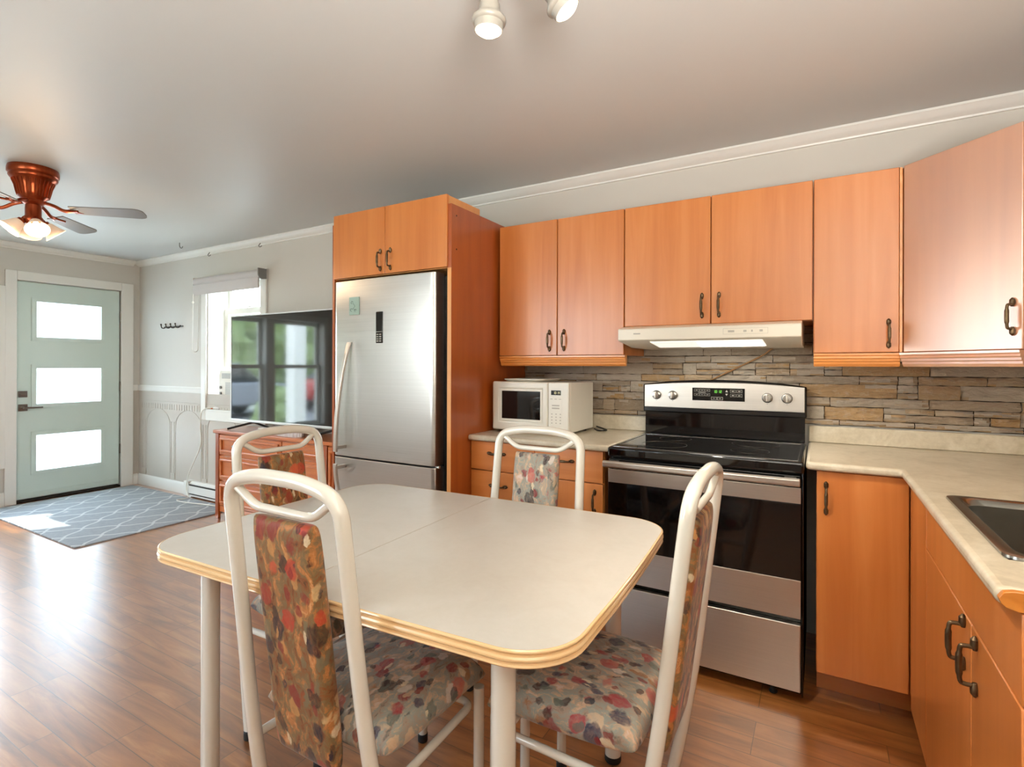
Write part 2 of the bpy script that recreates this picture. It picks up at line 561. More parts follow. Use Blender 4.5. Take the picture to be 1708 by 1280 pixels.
def obj(name, mb, mat, parent=None, bevel=0.0, seg=2, angle=35.0, org=None, smooth=True):
    """One mesh object; parented meshes are stored relative to their thing's base."""
    base = origin_of(parent) if parent is not None else (Vector(org) if org is not None else Vector((0, 0, 0)))
    me = bpy.data.meshes.new(name)
    me.from_pydata([v - base for v in mb.v], [], mb.f)
    mats = mat if isinstance(mat, (list, tuple)) else [mat]
    for m in mats:
        me.materials.append(M[m])
    for p, i in zip(me.polygons, mb.mi):
        p.material_index = i
    bm = bmesh.new()
    bm.from_mesh(me)
    bmesh.ops.recalc_face_normals(bm, faces=bm.faces)
    bm.to_mesh(me)
    bm.free()
    if smooth:
        me.shade_smooth()
        me.set_sharp_from_angle(angle=math.radians(angle))
    o = bpy.data.objects.new(name, me)
    COL.objects.link(o)
    if parent is not None:
        o.parent = parent
    elif org is not None:
        o.location = base
    ORG[o.name] = base
    if bevel:
        md = o.modifiers.new('bevel', 'BEVEL')
        md.width = bevel
        md.segments = seg
        md.limit_method = 'ANGLE'
        md.angle_limit = math.radians(40)
        md.harden_normals = False
    return o

def tag(o, label, cat, group=None):
    o['label'] = label
    o['category'] = cat
    if group:
        o['group'] = group
    return o

def thing(name, label, cat, loc=(0, 0, 0), group=None):
    o = bpy.data.objects.new(name, None)
    COL.objects.link(o)
    o.location = loc
    o.empty_display_size = 0.1
    ORG[o.name] = Vector(loc)
    return tag(o, label, cat, group)

def struct(name, mb, mat, label=None, parent=None, cat=None, **kw):
    o = obj(name, mb, mat, parent, **kw)
    if parent is None:
        o['kind'] = 'structure'
        if label:
            o['label'] = label
        o['category'] = cat or name.split('_')[0]
    return o

def fillet(pts, r, n=6):
    pts = [Vector(p) for p in pts]
    rs = r if isinstance(r, (list, tuple)) else [r] * len(pts)
    out = [pts[0]]
    for i in range(1, len(pts) - 1):
        a, b, c = pts[i - 1], pts[i], pts[i + 1]
        d1, d2 = (a - b), (c - b)
        k = min(rs[i], d1.length * 0.49, d2.length * 0.49)
        p1, p2 = b + d1.normalized() * k, b + d2.normalized() * k
        for j in range(n + 1):
            s = j / n
            out.append(p1.lerp(b, s).lerp(b.lerp(p2, s), s))
    out.append(pts[-1])
    return out

def smooth_path(pts, n=8):
    """Catmull-Rom through the points."""
    P = [Vector(p) for p in pts]
    P = [P[0] * 2 - P[1]] + P + [P[-1] * 2 - P[-2]]
    out = []
    for i in range(1, len(P) - 2):
        p0, p1, p2, p3 = P[i - 1], P[i], P[i + 1], P[i + 2]
        for j in range(n):
            s = j / n
            out.append(0.5 * ((2 * p1) + (p2 - p0) * s + (2 * p0 - 5 * p1 + 4 * p2 - p3) * s * s + (3 * p1 - p0 - 3 * p2 + p3) * s ** 3))
    out.append(P[-2])
    return out

def cellslab(xs, ys, inside, z0, z1):
    mb = MB()
    vid = {}
    def V(i, j, k):
        key = (i, j, k)
        if key not in vid:
            vid[key] = len(mb.v)
            mb.v.append(Vector((xs[i], ys[j], (z0, z1)[k])))
        return vid[key]
    nx, ny = len(xs) - 1, len(ys) - 1
    ins = lambda i, j: 0 <= i < nx and 0 <= j < ny and inside((xs[i] + xs[i + 1]) / 2, (ys[j] + ys[j + 1]) / 2)
    for i in range(nx):
        for j in range(ny):
            if not ins(i, j):
                continue
            mb.f.append((V(i, j, 1), V(i + 1, j, 1), V(i + 1, j + 1, 1), V(i, j + 1, 1)))
            mb.f.append((V(i, j, 0), V(i, j + 1, 0), V(i + 1, j + 1, 0), V(i + 1, j, 0)))
            if not ins(i - 1, j): mb.f.append((V(i, j, 0), V(i, j, 1), V(i, j + 1, 1), V(i, j + 1, 0)))
            if not ins(i + 1, j): mb.f.append((V(i + 1, j, 0), V(i + 1, j + 1, 0), V(i + 1, j + 1, 1), V(i + 1, j, 1)))
            if not ins(i, j - 1): mb.f.append((V(i, j, 0), V(i + 1, j, 0), V(i + 1, j, 1), V(i, j, 1)))
            if not ins(i, j + 1): mb.f.append((V(i, j + 1, 0), V(i, j + 1, 1), V(i + 1, j + 1, 1), V(i + 1, j + 1, 0)))
    mb.mi = [0] * len(mb.f)
    return mb

def to_wall_back(mb):   # slab built in (x,z) -> wall in the y direction
    mb.v = [Vector((v.x, v.z, v.y)) for v in mb.v]
    return mb
def to_wall_left(mb):   # slab built in (y,z) -> wall in the x direction
    mb.v = [Vector((v.z, v.x, v.y)) for v in mb.v]
    return mb

# ------------------------------------------------------------------ room shell
XL, XR, YF, ZC = -5.51, 1.70, -3.95, 2.378
struct('floor', MB().box(XL - 0.2, XR + 0.2, YF - 0.2, 0.25, -0.12, 0.0), 'floor_laminate', 'brown laminate plank floor', smooth=False)
struct('ceiling', MB().box(XL - 0.2, XR + 0.2, YF - 0.2, 0.25, ZC, ZC + 0.12), 'ceiling_paint', 'grey satin painted ceiling', smooth=False)
WX0, WX1, WZ0, WZ1 = -4.237, -3.409, 0.84, 2.085
w = cellslab([XL - 0.2, WX0, WX1, XR + 0.2], [0, WZ0, WZ1, ZC], lambda x, z: not (WX0 < x < WX1 and WZ0 < z < WZ1), 0.0, 0.25)
struct('wall_back', to_wall_back(w), 'wall_paint', 'off white wall behind the cabinets and the television', smooth=False)
EY0, EY1, EZ0, EZ1 = -2.84, -1.16, 0.42, 1.90
DY0, DY1, DZ1 = -1.02, -0.172, 2.052
w = cellslab([YF, EY0, EY1, DY0, DY1, 0.25], [0, EZ0, EZ1, DZ1, ZC],
             lambda y, z: not ((EY0 < y < EY1 and EZ0 < z < EZ1) or (DY0 < y < DY1 and z < DZ1)), XL - 0.2, XL)
struct('wall_left', to_wall_left(w), 'wall_paint', 'off white end wall with the entry door', smooth=False)
FX0, FX1, FZ0, FZ1 = -2.60, -1.20, 0.95, 2.1
w = cellslab([XL - 0.2, FX0, FX1, XR + 0.2], [0, FZ0, FZ1, ZC], lambda x, z: not (FX0 < x < FX1 and FZ0 < z < FZ1), YF - 0.2, YF)
struct('wall_front', to_wall_back(w), 'wall_paint', 'off white wall facing the cabinets, with a double window', smooth=False)
struct('wall_right', MB().box(XR, XR + 0.2, YF, 0.0, 0, ZC), 'wall_paint', 'off white wall beside the sink counter', smooth=False)

# crown moulding: profile from ceiling down the wall
def crown_profile():
    return [(0.0, 2.3255), (0.010, 2.3265), (0.012, 2.334), (0.026, 2.340), (0.046, 2.352), (0.054, 2.364), (0.060, 2.367), (0.060, ZC - 0.001), (0.0, ZC - 0.001)]
struct('trim_1', MB().prism([(-d, z) for d, z in crown_profile()], 'x', XL + 0.001, XR - 0.001), 'trim_paint', 'white crown moulding along the cabinet wall')
struct('trim_2', MB().prism([(XL + d, z) for d, z in crown_profile()], 'y', YF + 0.001, -0.062), 'trim_paint', 'white crown moulding above the entry door')
# chair rail
rail = [(0.0, 1.0), (0.008, 1.0), (0.014, 1.012), (0.012, 1.03), (0.018, 1.046), (0.014, 1.06), (0.0, 1.06)]
struct('trim_3', MB().prism([(-d, z) for d, z in rail], 'x', XL + 0.001, -4.316), 'trim_paint', 'white chair rail left of the window')
struct('trim_4', MB().prism([(XL + d, z) for d, z in rail], 'y', -0.066, -0.02), 'trim_paint', 'short white chair rail in the corner by the door')
struct('trim_5', MB().prism([(XL + d, z) for d, z in rail], 'y', YF + 0.001, -2.93), 'trim_paint', 'white chair rail on the far side of the end window')
struct('trim_10', MB().prism([(XL + d, z) for d, z in rail], 'y', -1.16 + 0.08, -1.092), 'trim_paint', 'white chair rail stub between the end window and the door')
# baseboards
bprof = [(0.0, 0.0), (0.016, 0.0), (0.016, 0.085), (0.012, 0.1), (0.006, 0.112), (0.004, 0.122), (0.0, 0.122)]
struct('baseboard_back', MB().prism([(-d, z) for d, z in bprof], 'x', XL + 0.001, -4.52), 'trim_paint', 'tall white baseboard under the wainscot', cat='baseboard')
struct('baseboard_left', MB().prism([(XL + d, z) for d, z in bprof], 'y', -0.066, -0.017).prism([(XL + d, z) for d, z in bprof], 'y', YF, -1.092), 'trim_paint', 'white baseboard on the end wall', cat='baseboard')

# wainscot: embossed arcade panel below the rail
ws = MB().box(XL + 0.001, -1.62, -0.006, -0.0005, 0.0, 1.0)
def arch(cx, w_, z0, zs, y=-0.007, r=0.0026):
    pts = [(cx - w_ / 2, y, z0)]
    for k in range(13):
        a = PI - PI * k / 12
        pts.append((cx + math.cos(a) * w_ / 2, y, zs + math.sin(a) * w_ * 0.36))
    pts.append((cx + w_ / 2, y, z0))
    return pts
for i in range(8):
    cx = -5.11 + i * 0.56
    ws.tube(arch(cx, 0.46, 0.125, 0.66), 0.003, 6)
    for dx in (-0.255, -0.305):
        ws.tube([(cx + dx, -0.007, 0.125), (cx + dx, -0.007, 0.70)], 0.0026, 6)
    ws.box(cx - 0.32, cx - 0.24, -0.011, -0.006, 0.122, 0.185)
for i in range(75):
    x = XL + 0.06 + i * 0.045
    ws.box(x, x + 0.02, -0.0085, -0.006, 0.82, 0.875)
ws.tube([(XL + 0.01, -0.006, 0.90), (-1.62, -0.006, 0.90)], 0.003, 6)
struct('trim_6', ws, 'wainscot_paint', 'beige embossed wainscot with arches on the window wall')
ws = MB().box(XL + 0.0005, XL + 0.006, -0.066, -0.006, 0.0, 1.0).box(XL + 0.0005, XL + 0.006, -1.16 + 0.08, -1.092, 0, 1.0).box(XL + 0.0005, XL + 0.006, YF, -2.93, 0, 1.0)
struct('trim_7', ws, 'wainscot_paint', 'beige wainscot on the door wall')

# ---------------- entry door
dr = thing('door_1', 'pale mint entry door with three frosted panes', 'door', (XL, -0.6, 0.0))
dr['kind'] = 'structure'
PY0, PY1 = -0.868, -0.346
PZ = [(0.277, 0.617), (0.9015, 1.2435), (1.527, 1.867)]
slab = cellslab([-1.008, PY0, PY1, -0.186], [0.036, PZ[0][0], PZ[0][1], PZ[1][0], PZ[1][1], PZ[2][0], PZ[2][1], 2.04],
                lambda y, z: not (PY0 < y < PY1 and any(a < z < b for a, b in PZ)), XL - 0.05, XL - 0.008)
obj('door_leaf', to_wall_left(slab), 'door_paint', dr, bevel=0.002)
for a, b in PZ:
    fr = to_wall_left(cellslab([PY0 - 0.032, PY0 + 0.004, PY1 - 0.004, PY1 + 0.032], [a - 0.032, a + 0.004, b - 0.004, b + 0.032],
                      lambda y, z: not (PY0 < y < PY1 and a < z < b), XL - 0.010, XL + 0.002))
    for yy in (PY0 - 0.02, PY0 + 0.17, PY1 - 0.17, PY1 + 0.02):
        for zz in (a - 0.02, b + 0.02):
            fr.lathe([(0.004, 0.0), (0.0035, 0.001), (0.0, 0.0015)], (XL + 0.002, yy, zz), (1, 0, 0), 8)
    f_ = obj('pane_frame', fr, 'door_paint', dr, bevel=0.003)
    obj('frosted_pane', MB().box(XL - 0.030, XL - 0.022, PY0, PY1, a, b), 'frosted_glass', f_, smooth=False)
sw = MB().box(XL - 0.008, XL - 0.002, -1.004, -0.19, 0.036, 0.085)
for yy in (-0.98, -0.72, -0.46, -0.22):
    sw.lathe([(0.006, 0.0), (0.005, 0.002), (0.0, 0.003)], (XL - 0.002, yy, 0.062), (1, 0, 0), 8)
obj('door_sweep', sw, 'door_paint', dr, bevel=0.001)
hd = MB().box(XL - 0.008, XL + 0.002, -0.993, -0.927, 0.845, 0.908)
hd.tube([(XL, -0.958, 0.876), (XL + 0.045, -0.958, 0.876)], 0.012, 12)
hd.box(XL + 0.036, XL + 0.050, -0.965, -0.83, 0.868, 0.884)
obj('door_handle', hd, 'satin_nickel', dr, bevel=0.003)
obj('deadbolt', MB().box(XL - 0.008, XL + 0.004, -0.993, -0.930, 0.972, 1.03).box(XL + 0.004, XL + 0.018, -0.985, -0.945, 0.992, 1.004), 'satin_nickel', dr, bevel=0.002)
for z in (0.40, 1.05, 1.78):
    obj('hinge', MB().box(XL - 0.006, XL + 0.004, -0.186, -0.172, z - 0.05, z + 0.05).tube([(XL + 0.004, -0.181, z - 0.05), (XL + 0.004, -0.181, z + 0.05)], 0.006, 8), 'satin_nickel', dr)
jm = MB().box(XL - 0.15, XL + 0.0, -0.1715, -0.160, 0, 2.05).box(XL - 0.15, XL, -1.032, -1.0205, 0, 2.05).box(XL - 0.15, XL, -1.032, -0.16, 2.0525, 2.064)
jm.box(XL - 0.072, XL - 0.0515, -0.196, -0.1715, 0, 2.05).box(XL - 0.072, XL - 0.0515, -1.0205, -0.998, 0, 2.05).box(XL - 0.072, XL - 0.0515, -1.0205, -0.1715, 2.03, 2.0525).box(XL - 0.072, XL - 0.0515, -1.0205, -0.1715, 0.022, 0.046)
obj('jamb', jm, 'trim_paint', dr)
cs = MB()
cs.box(XL + 0.0005, XL + 0.022, -1.092, -1.010, 0, 2.13).box(XL + 0.0005, XL + 0.022, -0.178, -0.066, 0, 2.13).box(XL + 0.0005, XL + 0.022, -1.010, -0.178, 2.046, 2.13)
obj('casing', cs, 'trim_paint', dr, bevel=0.004)
obj('threshold', MB().box(XL - 0.2, XL + 0.012, -1.009, -0.18, 0.0, 0.022), 'steel_dark', dr, bevel=0.004)

# ---------------- window in the back wall (behind the television)
wi = thing('window_1', 'white sash window in a deep reveal behind the television', 'window', (WX0, 0.0, WZ0))
wi['kind'] = 'structure'
cs = MB().box(WX0 - 0.078, WX0, -0.02, -0.0005, 0.75, 2.115).box(WX1, WX1 + 0.08, -0.02, -0.0005, 0.75, 2.115).box(WX0, WX1, -0.02, -0.0005, WZ1, 2.115).box(WX0, WX1, -0.02, -0.0005, 0.75, WZ0)
obj('casing', cs, 'trim_paint', wi, bevel=0.004)
rv = MB().box(WX0 - 0.001, WX0 + 0.012, -0.0004, 0.24, WZ0, WZ1).box(WX1 - 0.012, WX1 + 0.001, -0.0004, 0.24, WZ0, WZ1).box(WX0 + 0.012, WX1 - 0.012, -0.0004, 0.24, WZ1 - 0.012, WZ1 + 0.001)
obj('reveal', rv, 'trim_paint', wi)
obj('sill', MB().box(WX0 + 0.001, WX1 - 0.001, -0.019, 0.24, WZ0 - 0.001, WZ0 + 0.016), 'trim_paint', wi, bevel=0.004)
def sash(name, x0, x1, z0, z1, y0, y1, fw, parent, mat='trim_paint', axis='back'):
    mbk = cellslab([x0, x0 + fw, x1 - fw, x1], [z0, z0 + fw, z1 - fw, z1], lambda a, b: not (x0 + fw < a < x1 - fw and z0 + fw < b < z1 - fw), y0, y1)
    mbk = to_wall_back(mbk) if axis == 'back' else to_wall_left(mbk)
    s_ = obj(name, mbk, mat, parent, bevel=0.003)
    g_ = MB()
    if axis == 'back':
        g_.box(x0 + fw, x1 - fw, (y0 + y1) / 2 - 0.002, (y0 + y1) / 2 + 0.002, z0 + fw, z1 - fw)
    else:
        g_.box((y0 + y1) / 2 - 0.002, (y0 + y1) / 2 + 0.002, x0 + fw, x1 - fw, z0 + fw, z1 - fw)
    obj('glass_pane', g_, 'window_glass', s_, smooth=False)
    return s_
MR = 1.80
us = sash('upper_sash', WX0 + 0.012, WX1 - 0.012, MR - 0.03, WZ1 - 0.012, 0.20, 0.235, 0.055, wi)
ls = sash('lower_sash', WX0 + 0.012, WX1 - 0.012, 1.25, MR + 0.02, 0.16, 0.195, 0.055, wi)
obj('sash_lock', MB().box(-3.86, -3.79, 0.150, 0.162, MR + 0.02, MR + 0.035), 'trim_paint', us, bevel=0.003)

# ---------------- window in the end wall (out of frame, mirrored in the television)
w2 = thing('window_2', 'wide double sash window in the end wall', 'window', (XL, -2.0, EZ0))
w2['kind'] = 'structure'
cs = MB().box(XL + 0.0005, XL + 0.02, EY0 - 0.08, EY0, EZ0 - 0.08, EZ1 + 0.08).box(XL + 0.0005, XL + 0.02, EY1, EY1 + 0.08, EZ0 - 0.08, EZ1 + 0.08)
cs.box(XL + 0.0005, XL + 0.02, EY0, EY1, EZ1, EZ1 + 0.08).box(XL + 0.0005, XL + 0.02, EY0, EY1, EZ0 - 0.08, EZ0)
obj('casing', cs, 'trim_paint', w2, bevel=0.004)
obj('mullion', MB().box(XL - 0.16, XL - 0.02, -2.05, -1.92, EZ0, EZ1), 'trim_paint', w2)
for a, b in ((EY0 + 0.002, -2.05), (-1.92, EY1 - 0.002)):
    sash('upper_sash', a, b, 1.235, EZ1 - 0.002, XL - 0.15, XL - 0.115, 0.05, w2, axis='left')
    sash('lower_sash', a, b, EZ0 + 0.002, 1.285, XL - 0.11, XL - 0.075, 0.05, w2, axis='left')

# ---------------- window behind the camera
w3 = thing('window_3', 'double window in the wall facing the refrigerator', 'window', (-2.0, YF, FZ0))
w3['kind'] = 'structure'
cs = MB().box(FX0 - 0.08, FX0, YF + 0.0005, YF + 0.02, FZ0 - 0.08, FZ1 + 0.08).box(FX1, FX1 + 0.08, YF + 0.0005, YF + 0.02, FZ0 - 0.08, FZ1 + 0.08)
cs.box(FX0, FX1, YF + 0.0005, YF + 0.02, FZ1, FZ1 + 0.08).box(FX0, FX1, YF + 0.0005, YF + 0.02, FZ0 - 0.08, FZ0)
obj('casing', cs, 'trim_paint', w3, bevel=0.004)
sash('sash', FX0 + 0.002, -1.901, FZ0 + 0.002, FZ1 - 0.002, YF - 0.12, YF - 0.08, 0.06, w3)
sash('sash', -1.899, FX1 - 0.002, FZ0 + 0.002, FZ1 - 0.002, YF - 0.12, YF - 0.08, 0.06, w3)

# ------------------------------------------------------------------ outside
GZ = -0.15
g = struct('ground', MB().box(-60, 60, -60, 60, GZ - 0.1, GZ), 'lawn_green', 'pale green lawn outside the house', smooth=False)
struct('ground_road', MB().box(-15.0, -10.5, -40, 40, GZ, GZ + 0.015), 'asphalt', 'grey road outside', cat='road', smooth=False)

random.seed(4)
def tree(name, label, x, y, h, r, cat='tree', trunk=True):
    t = thing(name, label, cat, (x, y, GZ))
    cr = MB()
    for k in range(26):
        a, b, c = random.uniform(0, 2 * PI), random.uniform(-1, 1), random.uniform(0.25, 0.9)
        q = math.sqrt(1 - b * b)
        p = (x + r * c * q * math.cos(a), y + r * c * q * math.sin(a), GZ + h - r + r * 0.9 * c * b)
        s = r * random.uniform(0.3, 0.5)
        n0 = len(cr.v)
        cr.ball(p, s, 12, 8)
        for i in range(n0, len(cr.v)):
            d = cr.v[i] - Vector(p)
            cr.v[i] = Vector(p) + d * random.uniform(0.75, 1.25)
    obj('crown', cr, 'leaves', t)
    if trunk:
        obj('trunk', MB().tube([(x, y, GZ), (x + 0.05, y, h * 0.4), (x, y, h - r)], [0.14, 0.11, 0.06], 10), 'bark', t)
tree('garden_tree', 'broad leafy tree across the road, mirrored at the left of the screen', -19.0, -8.6, 4.6, 2.3)
tree('garden_tree', 'leafy tree across the road to the right of the porch post', -19.0, -14.2, 4.2, 2.1)
tree('garden_tree', 'smaller leafy tree farther down the road', -24.0, -15.5, 5.2, 2.4)
tree('garden_bush', 'round green bush on the lawn outside the end window', -8.2, -4.05, 0.95, 0.5, 'bush', False)
pp = thing('porch_post', 'square white porch post outside the end window', 'post', (-7.3, -3.75, GZ))
obj('shaft', MB().box(-7.42, -7.18, -3.87, -3.63, GZ, 2.6), 'post_white', pp, bevel=0.01)
obj('base_block', MB().box(-7.46, -7.14, -3.91, -3.59, GZ + 0.001, GZ + 0.2), 'post_white', pp, bevel=0.01)
def car(label, y, mat, x=-13.2):
    t = thing('parked_car', label, 'car', (x, y, GZ + 0.015))
    z = GZ + 0.015
    side = [(-2.1, 0.35), (-2.15, 0.7), (-2.0, 0.86), (-1.15, 0.95), (1.35, 0.98), (2.0, 0.86), (2.1, 0.55), (2.05, 0.32)]
    obj('body', MB().prism([(y + a, z + b) for a, b in side], 'x', x - 0.85, x + 0.85), mat, t, bevel=0.06, seg=3)
    cab = [(-1.1, 0.94), (-0.5, 1.42), (0.75, 1.45), (1.4, 0.97)]
    obj('cabin_glass', MB().prism([(y + a, z + b) for a, b in cab], 'x', x - 0.72, x + 0.72), 'black_gloss', t, bevel=0.05, seg=3)
    obj('roof_panel', MB().box(x - 0.68, x + 0.68, y - 0.46, y + 0.72, z + 1.43, z + 1.475), mat, t, bevel=0.02)
    for a in (-1.3, 1.3):
        for sx in (-0.86, 0.66):
            w_ = obj('wheel', MB().lathe([(0.31, 0.0), (0.32, 0.03), (0.32, 0.17), (0.31, 0.2)], (x + sx, y + a, z + 0.32), (1, 0, 0), 24), 'rubber', t, angle=50)
            obj('hub_cap', MB().lathe([(0.18, -0.004), (0.18, 0.204)], (x + sx, y + a, z + 0.32), (1, 0, 0), 20), 'grey_plastic', w_, angle=50)
plain('car_grey', (120, 124, 130), 0.3)
plain('car_red', (170, 60, 54), 0.3)
car('dark grey car parked on the road, mirrored low in the left of the screen', -5.6, 'car_grey')
car('red car parked beyond the grey one on the road', -10.6, 'car_red')

# ------------------------------------------------------------------ cabinet parts
def pull(parent, c, along, out, ln=0.118):
    """bronze bar pull: barrel on two feet with teardrop ends"""
    c, al, ou = Vector(c), Vector(along).normalized(), Vector(out).normalized()
    mb = MB()
    h = ln / 2
    pts = [c - al * h * 0.62 + ou * 0.002, c - al * h * 0.62 + ou * 0.020, c - al * h * 0.55 + ou * 0.027, c - al * h * 0.2 + ou * 0.029,
           c + al * h * 0.2 + ou * 0.029, c + al * h * 0.55 + ou * 0.027, c + al * h * 0.62 + ou * 0.020, c + al * h * 0.62 + ou * 0.002]
    path = smooth_path(pts, 4)
    rr = []
    for p in path:
        d = abs((p - c).dot(al)) / h
        rr.append(0.0062 if d < 0.35 else 0.0044)
    mb.tube(path, rr, 10)
    for s in (-1, 1):
        e = c + al * (h * 0.78 * s) + ou * 0.004
        mb.tube([e - al * s * 0.016, e - al * s * 0.006, e + al * s * 0.006, e + al * s * 0.013], [0.004, 0.0082, 0.0078, 0.002], 10)
    return obj('handle', mb, 'bronze', parent)

def front(parent, name, x0, x1, z0, z1, y, mat='cabinet_wood', th=0.019):
    return obj(name, MB().box(x0, x1, y, y + th, z0, z1), mat, parent, bevel=0.0025)

VAL = [(0.0, 1.326), (-0.012, 1.326), (-0.012, 1.318), (-0.007, 1.314), (-0.009, 1.306), (-0.004, 1.302), (-0.003, 1.294), (0.002, 1.290), (0.003, 1.282), (0.010, 1.272), (0.022, 1.272), (0.022, 1.326)]
def valance(parent, x0, x1, y, mat='valance_wood'):
    return obj('valance', MB().prism([(y + d, z) for d, z in VAL], 'x', x0, x1), mat, parent, angle=25)

YU = -0.350
# left wall cabinet
c1 = thing('wall_cabinet', 'orange maple wall cabinet above the microwave, two doors', 'cabinet', (-0.39, -0.17, 1.328), 'wall cabinets over the counter')
obj('carcass', MB().box(-0.754, -0.027, YU + 0.021, -0.0005, 1.3275, 2.054), 'cabinet_wood', c1)
for x0, x1, hx in ((-0.752, -0.395, -0.437), (-0.391, -0.028, -0.352)):
    d_ = front(c1, 'door', x0, x1, 1.3285, 2.055, YU)
    pull(d_, (hx, YU, 1.408), (0, 0, 1), (0, -1, 0))
valance(c1, -0.752, -0.022, YU + 0.012)
# cabinet over the hood
c2 = thing('wall_cabinet', 'shorter orange maple wall cabinet above the range hood', 'cabinet', (0.38, -0.17, 1.468), 'wall cabinets over the counter')
obj('carcass', MB().box(-0.0255, 0.7895, YU + 0.021, -0.0005, 1.4665, 2.054), 'cabinet_wood', c2)
for x0, x1, hx in ((-0.0235, 0.381, 0.345), (0.385, 0.788, 0.419)):
    d_ = front(c2, 'door', x0, x1, 1.4675, 2.055, YU)
    pull(d_, (hx, YU, 1.552), (0, 0, 1), (0, -1, 0))
# narrow cabinet right of the hood
c3 = thing('wall_cabinet', 'narrow orange maple wall cabinet right of the hood, single door', 'cabinet', (0.94, -0.17, 1.328), 'wall cabinets over the counter')
obj('carcass', MB().box(0.791, 1.0915, YU + 0.021, -0.0005, 1.3275, 2.054), 'cabinet_wood', c3)
d_ = front(c3, 'door', 0.793, 1.084, 1.3285, 2.055, YU)
pull(d_, (1.05, YU, 1.403), (0, 0, 1), (0, -1, 0))
obj('filler_strip', MB().box(1.0855, 1.0945, YU + 0.004, YU + 0.0205, 1.3285, 2.054), 'valance_wood', c3)
valance(c3, 0.793, 1.088, YU + 0.012)
# diagonal corner cabinet
c4 = thing('corner_wall_cabinet', 'diagonal corner wall cabinet with one wide door catching the window light', 'cabinet', (1.45, -0.25, 1.328), 'wall cabinets over the counter')
obj('carcass', MB().prism([(1.0965, -0.0005), (1.0965, -0.328), (1.372, -0.6035), (1.6995, -0.6035), (1.6995, -0.0005)], 'z', 1.3275, 2.054), 'cabinet_wood', c4)
def diag_box(x0, y0, x1, y1, z0, z1, th, mb=None):
    a, b = Vector((x0, y0, 0)), Vector((x1, y1, 0))
    t_ = (b - a).normalized()
    n_ = Vector((t_.y, -t_.x, 0))   # outwards (towards -x,-y)
    if n_.x + n_.y > 0: n_ = -n_
    mb = mb or MB()
    vs = [a, b, b - n_ * th, a - n_ * th]
    vs = [v + Vector((0, 0, z0)) for v in vs] + [v + Vector((0, 0, z1)) for v in vs]
    return mb.add(vs, [(3, 2, 1, 0), (4, 5, 6, 7), (0, 1, 5, 4), (1, 2, 6, 5), (2, 3, 7, 6), (3, 0, 4, 7)])
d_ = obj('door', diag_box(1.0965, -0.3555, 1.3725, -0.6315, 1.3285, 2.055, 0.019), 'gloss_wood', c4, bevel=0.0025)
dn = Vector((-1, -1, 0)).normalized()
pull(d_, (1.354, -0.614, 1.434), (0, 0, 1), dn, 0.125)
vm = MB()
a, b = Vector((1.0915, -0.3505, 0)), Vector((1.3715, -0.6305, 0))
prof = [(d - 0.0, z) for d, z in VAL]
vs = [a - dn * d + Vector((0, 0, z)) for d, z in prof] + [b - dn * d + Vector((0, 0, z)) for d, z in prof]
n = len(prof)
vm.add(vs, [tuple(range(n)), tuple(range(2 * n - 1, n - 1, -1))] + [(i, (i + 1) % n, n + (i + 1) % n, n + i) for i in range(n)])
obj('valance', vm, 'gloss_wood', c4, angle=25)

# over-fridge cabinet
c5 = thing('fridge_cabinet', 'deep orange maple cabinet above the refrigerator, two doors', 'cabinet', (-1.2, -0.6, 1.764))
obj('carcass', MB().box(-1.607, -0.7965, -0.766, -0.487, 1.7635, 2.129), 'light_edge', c5, bevel=0.002)
for x0, x1, hx in ((-1.608, -1.213, -1.24), (-1.209, -0.795, -1.168)):
    d_ = front(c5, 'door', x0, x1, 1.7665, 2.131, -0.787)
    pull(d_, (hx, -0.787, 1.842), (0, 0, 1), (0, -1, 0), 0.125)
pn = thing('end_panel', 'tall reddish maple panel on the right side of the refrigerator', 'panel', (-0.78, -0.4, 0))
obj('board', MB().box(-0.7955, -0.7725, -0.777, -0.0005, 0.0, 2.083), 'panel_wood', pn, bevel=0.0015)
obj('front_edging', MB().box(-0.7957, -0.7723, -0.779, -0.7772, 0.0, 1.762), 'light_edge', pn)
for z in (2.03, 1.86):
    sc_ = MB().lathe([(0.005, 0), (0.004, 0.001), (0.0, 0.0012)], (-0.7725, -0.735, z), (1, 0, 0), 8)
    obj('screw_cap', sc_, 'dark_gap', pn)
pn2 = thing('end_panel', 'maple panel edge along the left side of the refrigerator', 'panel', (-1.62, -0.4, 0))
obj('board', MB().box(-1.6275, -1.6085, -0.777, -0.0075, 0.0, 2.083), 'panel_wood', pn2, bevel=0.0015)

# ---------------- base cabinets
b1 = thing('base_cabinet', 'maple drawer cabinet under the microwave counter', 'cabinet', (-0.4, -0.3, 0), 'base cabinets')
YB = -0.605
obj('carcass', MB().box(-0.771, -0.039, YB + 0.021, -0.001, 0.10, 0.8835).box(-0.771, -0.039, -0.55, -0.01, 0.0, 0.10), 'cabinet_wood', b1)
for x0, x1 in ((-0.769, -0.394), (-0.390, -0.040)):
    d_ = front(b1, 'drawer', x0, x1, 0.732, 0.879, YB, 'cabinet_wood_flat')
    pull(d_, ((x0 + x1) / 2 - (0.03 if x0 < -0.5 else 0.02), YB, 0.822), (1, 0, 0), (0, -1, 0), 0.11)
for z0, z1 in ((0.528, 0.728), (0.325, 0.524), (0.12, 0.321)):
    d_ = front(b1, 'drawer', -0.769, -0.394, z0, z1, YB, 'cabinet_wood_flat')
    pull(d_, (-0.6, YB, (z0 + z1) / 2 + 0.03), (1, 0, 0), (0, -1, 0), 0.11)
d_ = front(b1, 'door', -0.390, -0.040, 0.12, 0.728, YB)
pull(d_, (-0.079, YB, 0.645), (0, 0, 1), (0, -1, 0))

